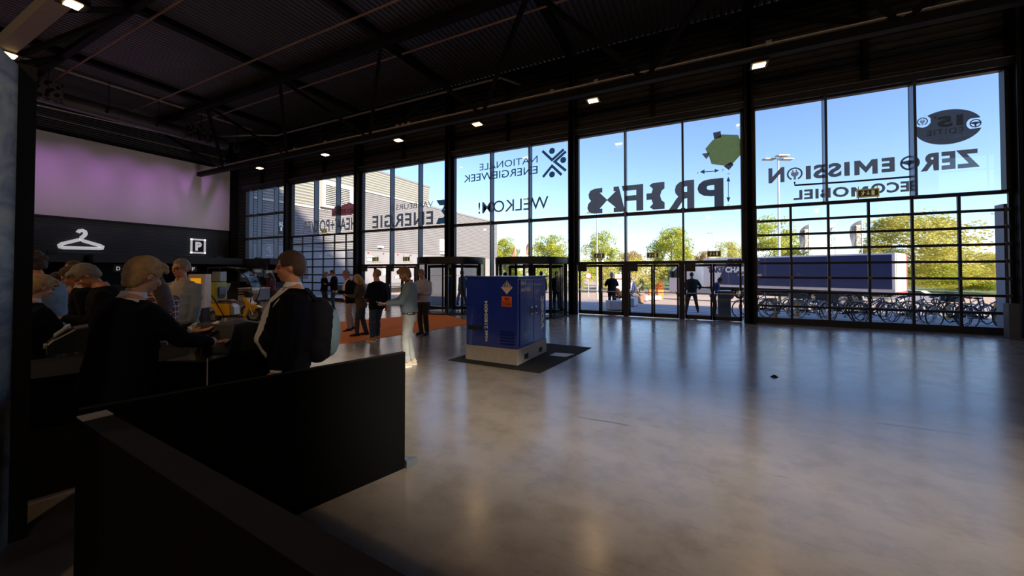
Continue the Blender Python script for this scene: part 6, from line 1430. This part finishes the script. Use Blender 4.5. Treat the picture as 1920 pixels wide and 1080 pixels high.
        if hstyle == 'curly':
            for k in range(26):
                a = rnd.uniform(0, 2 * PI); e_ = rnd.uniform(-0.1, 1.4); h.ell(Hd(.088 * math.cos(a) * math.cos(e_), -0.02 + .10 * math.sin(a) * math.cos(e_), 1.70 + .115 * math.sin(e_)), (.03, .03, .03), 8)
        if hstyle == 'long':
            h.ell(Hd(0, -0.065, 1.62), (.088, .060, .11), 14, M=RhM)
            h.tube([Hd(0, -0.07, 1.62), Hd(0, -0.085, 1.52), T(0, -0.13, 1.40), T(0, -0.15, 1.27)], [(.085, .05), (.095, .05), (.09, .04), (.05, .02)], 14)
            for s_ in (-1, 1): h.tube([Hd(s_ * .082, -0.005, 1.70), Hd(s_ * .088, 0.0, 1.60), T(s_ * .095, 0.02, 1.45)], [.026, .028, .014], 10)
        me = remeshed(h, max(voxel, 0.008), 2)
        def dropf(c):
            q_ = Ri @ (c - NB) + Vector((0, 0, 1.53))
            hl = 1.752 if hstyle in ('short', 'crop', 'sweep', 'long') else (1.742 if hstyle == 'curly' else 1.725)
            if hstyle in ('crop', 'short', 'sweep', 'fringe', 'curly') and q_.z < 1.685 and q_.y > -0.028: return True
            if q_.y > 0.055 and q_.z < hl and abs(q_.x) < 0.075: return True
            if hstyle in ('crop',) and q_.z < 1.62: return True
            return hstyle != 'long' and q_.z < (1.56 if hstyle == 'fringe' else 1.585)
        cut_faces(me, dropf)
        wrinkle(me, 0.010 if hstyle == 'curly' else 0.0035, 38 if hstyle == 'curly' else 26, sd)
        attach('hair', me, hair, t)
    t['_j'] = 0; del t['_j']
    if extra: extra(t, T, Hd, arms, RhM)
    return t
def glasses(m_=None):
    def f_(t, T, Hd, arms, RhM):
        g = MB()
        for s_ in (-1, 1):
            g.tube([Hd(s_ * .032 + .022 * math.cos(a), .098 - abs(math.cos(a)) * .004, 1.670 + .015 * math.sin(a)) for a in [k * PI / 7 for k in range(14)]], .0022, 5, closed=True); g.tube([Hd(s_ * .054, .092, 1.674), Hd(s_ * .079, 0.0, 1.672)], .002, 5)
        g.tube([Hd(-.010, .102, 1.674), Hd(.010, .102, 1.674)], .002, 5); g.build('glasses', m_ or BLACK, t)
    return f_
def world_of(t, v): return t.matrix_basis @ Vector(v) if False else (Matrix.Translation(t.location) @ t.rotation_euler.to_matrix().to_4x4() @ Matrix.Diagonal((*t.scale, 1))) @ Vector(v)
def phone(t, v, label, rz=0.0, tilt=0.5):
    w = world_of(t, v); o = MB().box(-0.036, 0.036, -0.075, 0.075, -0.004, 0.004, M=Matrix.Rotation(tilt, 4, 'X')).build('smartphone', mat('phone_black', (0.01, 0.01, 0.012), 0.2), loc=w, rz=t.rotation_euler.z + rz); tag(o, label, 'phone'); return o

# ---- the man with the backpack
def backpack(t, T, Hd, arms, RhM):
    PACK = mat('backpack_black', (0.004, 0.004, 0.007), 0.85, bump=0.3, spec=0.15); PB = mat('backpack_blue_grey', (0.11, 0.17, 0.22), 0.6)
    m_ = MB(); m_.ell(T(0, -0.235, 1.13), (.165, .13, .25), 18); m_.ell(T(0, -0.20, 1.02), (.17, .12, .16), 16); m_.ell(T(0, -0.20, 1.30), (.14, .10, .12), 16)
    bp = attach('backpack', remeshed(m_, 0.012, 3), PACK, t)
    m_ = MB(); m_.ell(T(0, -0.290, 1.12), (.14, .085, .215), 18); attach('backpack_front_panel', remeshed(m_, 0.012, 3), PB, bp)
    for s_ in (-1, 1):
        s2 = MB(); s2.tube([T(s_ * .10, -0.17, 1.40), T(s_ * .115, -0.10, 1.485), T(s_ * .12, 0.02, 1.485), T(s_ * .125, 0.13, 1.38), T(s_ * .14, 0.15, 1.22), T(s_ * .17, 0.06, 1.08), T(s_ * .15, -0.14, 1.0)], (.028, .010), 8); s2.build('shoulder_strap', PACK, bp, smooth=True)
person('man with a black backpack in dark navy suit standing at the desk', 547, 3.25, 1.87, 84, dict(lean=-1, nod=10, L=(-0.31, 0.07, 0.86), R=(0.28, 0.0, 0.86), stance=0.11), NAVYC, WHC, DENIMD, H_BROWN, 'short', SKIN2, voxel=0.0065, fat=1.75, opening=0.17, hem=0.80, extra=backpack)
# ---- reception staff
w1 = person('fair-haired receptionist with short fringe in a navy suit leaning over the open laptop', 218, 2.52, 1.82, -62, dict(lean=9, nod=17, L=(-0.10, 0.52, 1.20), R=(0.16, 0.50, 1.13), stance=0.10, palmL=(0, 0, -1), curl=0.4), NAVYC, WHC, NAVYC, H_BLOND, 'fringe', SKIN, voxel=0.0065, fat=1.25, opening=0.06, hem=0.80)
phone(w1, (0.0, 0.66, 1.19), 'dark phone in the hands of the fair-haired receptionist', 0, 0.3)
person('short blond receptionist in a dark suit at the far left beside the black post', 42, 3.55, 1.68, -66, dict(lean=6, nod=22, R=(0.15, 0.42, 1.08), L=(-0.15, 0.40, 1.05), feet=[(-0.09, -0.05), (0.16, 0.15)]), NAVYC, WHC, NAVYC, H_BLOND, 'fringe', SKIN, WHITE, voxel=0.007, fat=1.2, opening=0.06, hem=0.80)
# ---- visitors at the desk
person('curly brown haired man in a blue denim jacket at the far left', 86, 4.3, 1.93, 50, dict(lean=6, nod=22, R=(0.12, 0.35, 1.1), L=(-0.12, 0.33, 1.1)), DENIM, WHC, DENIMD, H_BROWN, 'curly', SKIN2, voxel=0.008, fat=1.3, hem=0.88)
g1 = person('grey-haired man in black jacket looking down at a phone in the queue', 214, 4.35, 1.84, 88, dict(lean=10, nod=38, L=(-0.10, 0.36, 1.17), R=(0.08, 0.36, 1.14)), BLKC, None, DENIMD, H_GREY, 'sweep', SKIN2, voxel=0.0075, fat=1.2, hem=0.84)
phone(g1, (-0.03, 0.46, 1.17), 'phone held by the grey-haired man in the queue', 0, 0.5)
person('man with cropped hair and orange-lit face at the back of the queue', 143, 6.3, 1.88, 105, dict(nod=5), BLKC, WHC, DKTR, H_BROWN, 'crop', SKIN2, voxel=0.0085, opening=0.05)
person('small dark-haired person half hidden behind the denim jacket', 126, 5.6, 1.70, 75, dict(nod=25), BROWNC, None, DKTR, H_BLACK, 'short', SKIN2, voxel=0.0085)
person('brown-haired man in dark coat next to the grey-haired man in the queue', 172, 5.0, 1.80, 85, dict(nod=30, lean=8), BLKC, WHC, DKTR, H_BROWN, 'short', SKIN2, voxel=0.0085, fat=1.3)
person('person with sandy hair seen between the heads in the queue', 150, 5.4, 1.62, 60, dict(nod=20), BROWNC, None, DKTR, H_SAND, 'short', SKIN, voxel=0.0085)
person('long-haired person in a red plaid shirt standing at the reception desk', 300, 4.15, 1.74, 38, dict(lean=6, nod=25, R=(0.12, 0.36, 1.12), L=(-0.14, 0.30, 1.10)), plaid_mat(), None, DENIMD, H_BROWN, 'long', SKIN, voxel=0.0075, fat=1.25, hem=0.80)
def gl_case(t, T, Hd, arms, RhM):
    glasses()(t, T, Hd, arms, RhM)
person('man with glasses in a light grey-blue blazer beside the yellow case', 341, 5.3, 1.88, 138, dict(nod=10, lean=-1, turn=-8, L=(-0.24, 0.10, 0.86), R=(0.12, 0.30, 1.02), stance=0.1), BLZR, BEIGE, DENIMD, H_GREY, 'crop', SKIN2, voxel=0.0075, fat=1.35, opening=0.8, hem=0.74, long_coat=False, extra=gl_case)
# ---- at the booths
person('dark-haired man in black leaning over the booth counter behind the scooter', 417 + 68, 19.5, 1.78, 60, dict(lean=16, nod=30, R=(0.12, 0.4, 1.1), L=(-0.12, 0.4, 1.1)), BLKC, None, DKTR, H_BLACK, 'short', SKIN, voxel=0.011)
person('woman in a maroon top with dark hair at the corner booth', 512, 17.0, 1.66, 70, dict(lean=6, nod=25, R=(0.12, 0.3, 1.1), L=(-0.12, 0.3, 1.1)), MAR, None, DKTR, H_BLACK, 'long', SKIN, voxel=0.011)
# ---- the middle group
person('grey-haired man, left one of the pair in dark blazers near the left overhead door', 608, 16.9, 1.70, -70, dict(nod=25, R=(0.08, 0.32, 1.15), L=(-0.08, 0.32, 1.15)), BLKC, BLUEC, DKTR, H_GREY, 'short', SKIN2, voxel=0.010, opening=0.06)
person('taller man in jeans, right one of the pair in dark blazers', 627, 16.6, 1.78, 80, dict(nod=25, R=(0.08, 0.30, 1.15), L=(-0.08, 0.30, 1.15)), BLKC, BEIGE, DENIMD, H_BROWN, 'crop', SKIN2, voxel=0.010, opening=0.06, fat=1.2)
p1 = person('man in dark blazer, white tee and greyish pink trousers on the orange carpet', 656, 10.7, 1.75, 100, dict(nod=30, R=(0.05, 0.34, 1.16), L=(-0.08, 0.34, 1.16), feet=[(-0.14, 0.02), (0.12, -0.12)]), BLKC, WHC, PINKG, H_GREY, 'crop', SKIN2, DKTR, voxel=0.0085, opening=0.8, hem=0.82, fat=1.15)
phone(p1, (-0.01, 0.44, 1.16), 'phone of the man in the white tee on the orange carpet')
def pink_bag(t, T, Hd, arms, RhM):
    B = cloth('bag_pink', (0.45, 0.12, 0.08)); m_ = MB(); m_.box(-0.05, 0.05, -0.13, 0.13, 0, 0.26); o = m_.build('shoulder_bag', B, t, loc=T(0.22, -0.12, 0.98), bevel=0.02); MB().tube([T(0.22, -0.12, 1.24), T(0.17, -0.03, 1.47), T(0.2, 0.03, 1.3), T(0.22, -0.02, 1.24)], 0.008, 6).build('bag_strap', B, o, loc=-T(0.22, -0.12, 0.98))
p2 = person('woman with long blond hair, olive jacket and red shoulder bag looking at her phone', 678, 9.95, 1.64, 80, dict(nod=28, lean=4, R=(0.06, 0.36, 1.15), L=(-0.06, 0.36, 1.17), feet=[(-0.08, 0.10), (0.1, -0.12)]), OLIVE, None, DENIMD, H_BLOND, 'long', SKIN, BLACK, voxel=0.0085, fat=1.1, hem=0.80, extra=pink_bag)
phone(p2, (0.0, 0.46, 1.17), 'phone of the woman with the red shoulder bag')
person('bald man in dark jacket, jeans and tan shoes seen from behind', 707, 9.2, 1.75, 38, dict(nod=4, turn=20, lean=0, R=(0.27, -0.02, 0.86), L=(-0.12, 0.3, 1.1), feet=[(-0.12, 0.0), (0.10, 0.10)]), NAVYC, None, DENIMD, hairm('hair_shaved', (0.30, 0.17, 0.11)), 'crop', SKIN2, mat('shoe_tan', (0.5, 0.26, 0.10), 0.6), voxel=0.0085, fat=1.35, hem=0.80)
def jacket_bits(t, T, Hd, arms, RhM):
    m_ = MB()
    for s_ in (-1, 1): m_.box(s_ * 0.115 - 0.045, s_ * 0.115 + 0.045, 0, 0.008, 0, 0.015)
    m_.build('pocket_flap', BLACK, t, loc=T(0, 0.14, 1.30)); glasses(mat('glasses_clear', (0.4, 0.3, 0.2), 0.3))(t, T, Hd, arms, RhM)
p3 = person('bearded man in light blue denim jacket, pale jeans and cream sneakers', 768, 6.75, 1.80, 92, dict(nod=32, lean=1, R=(0.07, 0.40, 1.12), L=(-0.06, 0.38, 1.14), feet=[(-0.07, 0.04), (0.09, -0.06)]), DENIM, camo_mat(), JEANL, H_SAND, 'fringe', SKIN, mat('sneaker_cream', (0.72, 0.60, 0.46), 0.6), voxel=0.0065, opening=0.07, hem=0.94, fat=1.2, beard=H_SAND, extra=jacket_bits)
phone(p3, (-0.01, 0.50, 1.13), 'phone of the man in the denim jacket')
def satchel(t, T, Hd, arms, RhM):
    B = cloth('satchel_dark', (0.05, 0.04, 0.035)); o = MB().box(-0.14, 0.14, -0.05, 0.05, 0, 0.24).build('satchel', B, t, loc=T(0.25, 0.02, 0.72), bevel=0.02); MB().tube([T(-0.10, 0.02, 1.50), T(-0.03, 0.155, 1.30), T(0.14, 0.16, 1.05), T(0.24, 0.04, 0.95)], (0.018, 0.005), 6).build('satchel_strap', cloth('strap_brown', (0.14, 0.09, 0.06)), o, loc=-T(0.25, 0.02, 0.72))
p4 = person('man in lilac shirt and dark trousers behind the denim jacket man', 794, 10.1, 1.77, 148, dict(nod=28, lean=3, R=(0.02, 0.32, 1.17), L=(-0.12, 0.30, 1.15), feet=[(-0.12, 0.0), (0.10, -0.06)]), PURP, None, DKTR, H_SAND, 'short', SKIN2, BLACK, voxel=0.0085, fat=1.6, hem=0.90, sleeve=0.75, collar=PURP, extra=satchel)
tag(MB().box(-0.10, 0.10, -0.006, 0.006, -0.13, 0.13, M=Matrix.Rotation(-0.6, 4, 'X')).build('brown_folder', cloth('folder_brown', (0.20, 0.14, 0.10)), loc=world_of(p4, (0.02, 0.38, 1.12)), rz=p4.rotation_euler.z), 'brown folder held by the man in the lilac shirt', 'folder')
# ---- people outside
person('man in a grey suit walking away behind the left revolving door', 867, 19.2, 1.80, 50, dict(nod=5, feet=[(-0.1, 0.25), (0.1, -0.22)], R=(0.28, 0.0, 0.9)), GREYC, None, GREYC, H_BROWN, 'short', SKIN3, voxel=0.011, hem=0.78)
person('man in a brown jacket seen from behind through the right revolving door', 1044, 17.6, 1.80, 20, dict(nod=8, feet=[(-0.12, 0.0), (0.14, 0.1)]), BROWNC, None, DKTR, H_BROWN, 'crop', SKIN3, voxel=0.011, fat=1.3, hem=0.82)
person('person outside whose head shows just above the blue cabinet, left one', 948, 18.5, 1.72, 10, {}, BLKC, None, DKTR, H_BLACK, 'short', SKIN3, voxel=0.012)
person('person outside whose head shows just above the blue cabinet, right one', 1015, 18.0, 1.78, 10, {}, BLKC, None, DKTR, H_BLACK, 'short', SKIN3, voxel=0.012)
person('white-haired man in a dark suit standing outside with his back turned', 1147, 18.6, 1.83, 10, dict(nod=10, L=(-0.18, 0.3, 1.2), R=(0.2, 0.28, 1.15), stance=0.1), NAVYC, None, NAVYC, H_WHITE, 'short', SKIN2, voxel=0.010, fat=1.35, hem=0.78, collar=WHC)
person('man in a dark hooded jacket standing legs apart outside the rightmost doors', 1297, 17.2, 1.84, 5, dict(nod=12, L=(-0.2, 0.25, 1.15), R=(0.32, 0.2, 1.05), stance=0.24), GRNC, None, DKTR, H_BLACK, 'crop', SKIN3, voxel=0.010, fat=2.0, hem=0.80)
person('man in a blue jacket leaning on the dark grey box desk outside', 1337, 15.4, 1.62, -88, dict(nod=25, lean=18, R=(0.1, 0.36, 1.08), L=(-0.1, 0.36, 1.08)), BLUEC, None, DKTR, H_BROWN, 'short', SKIN2, voxel=0.010, hem=0.84)
bp_ = ground_hit(1187, 569); bp_.z = ground_z(bp_.y)
person('person in grey sitting bent forward on the white block bench outside', 1187, 0, 1.75, -75, dict(seat=0.5, lean=32, nod=20, R=(0.1, 0.55, 0.62), L=(-0.1, 0.55, 0.62), feet=[(-0.1, 0.46), (0.1, 0.50)]), GREYC, None, cloth('trousers_brown', (0.2, 0.13, 0.10)), H_GREY, 'short', SKIN3, voxel=0.011, at=bp_)
bp_ = ground_hit(1163, 571); bp_.z = ground_z(bp_.y)
person('person in an orange jacket sitting bent over beside the white-haired man', 1163, 0, 1.7, 60, dict(seat=0.46, lean=30, nod=30, R=(0.1, 0.5, 0.6), L=(-0.1, 0.5, 0.6), feet=[(-0.1, 0.45), (0.1, 0.48)]), ORGC, None, DKTR, H_BROWN, 'short', SKIN3, voxel=0.011, at=bp_)
person('distant person with a white collar behind the dark shrub outside', 1184, 27, 1.75, 170, {}, BLUEC, WHC, DKTR, H_BROWN, 'short', SKIN2, voxel=0.012, opening=0.06)
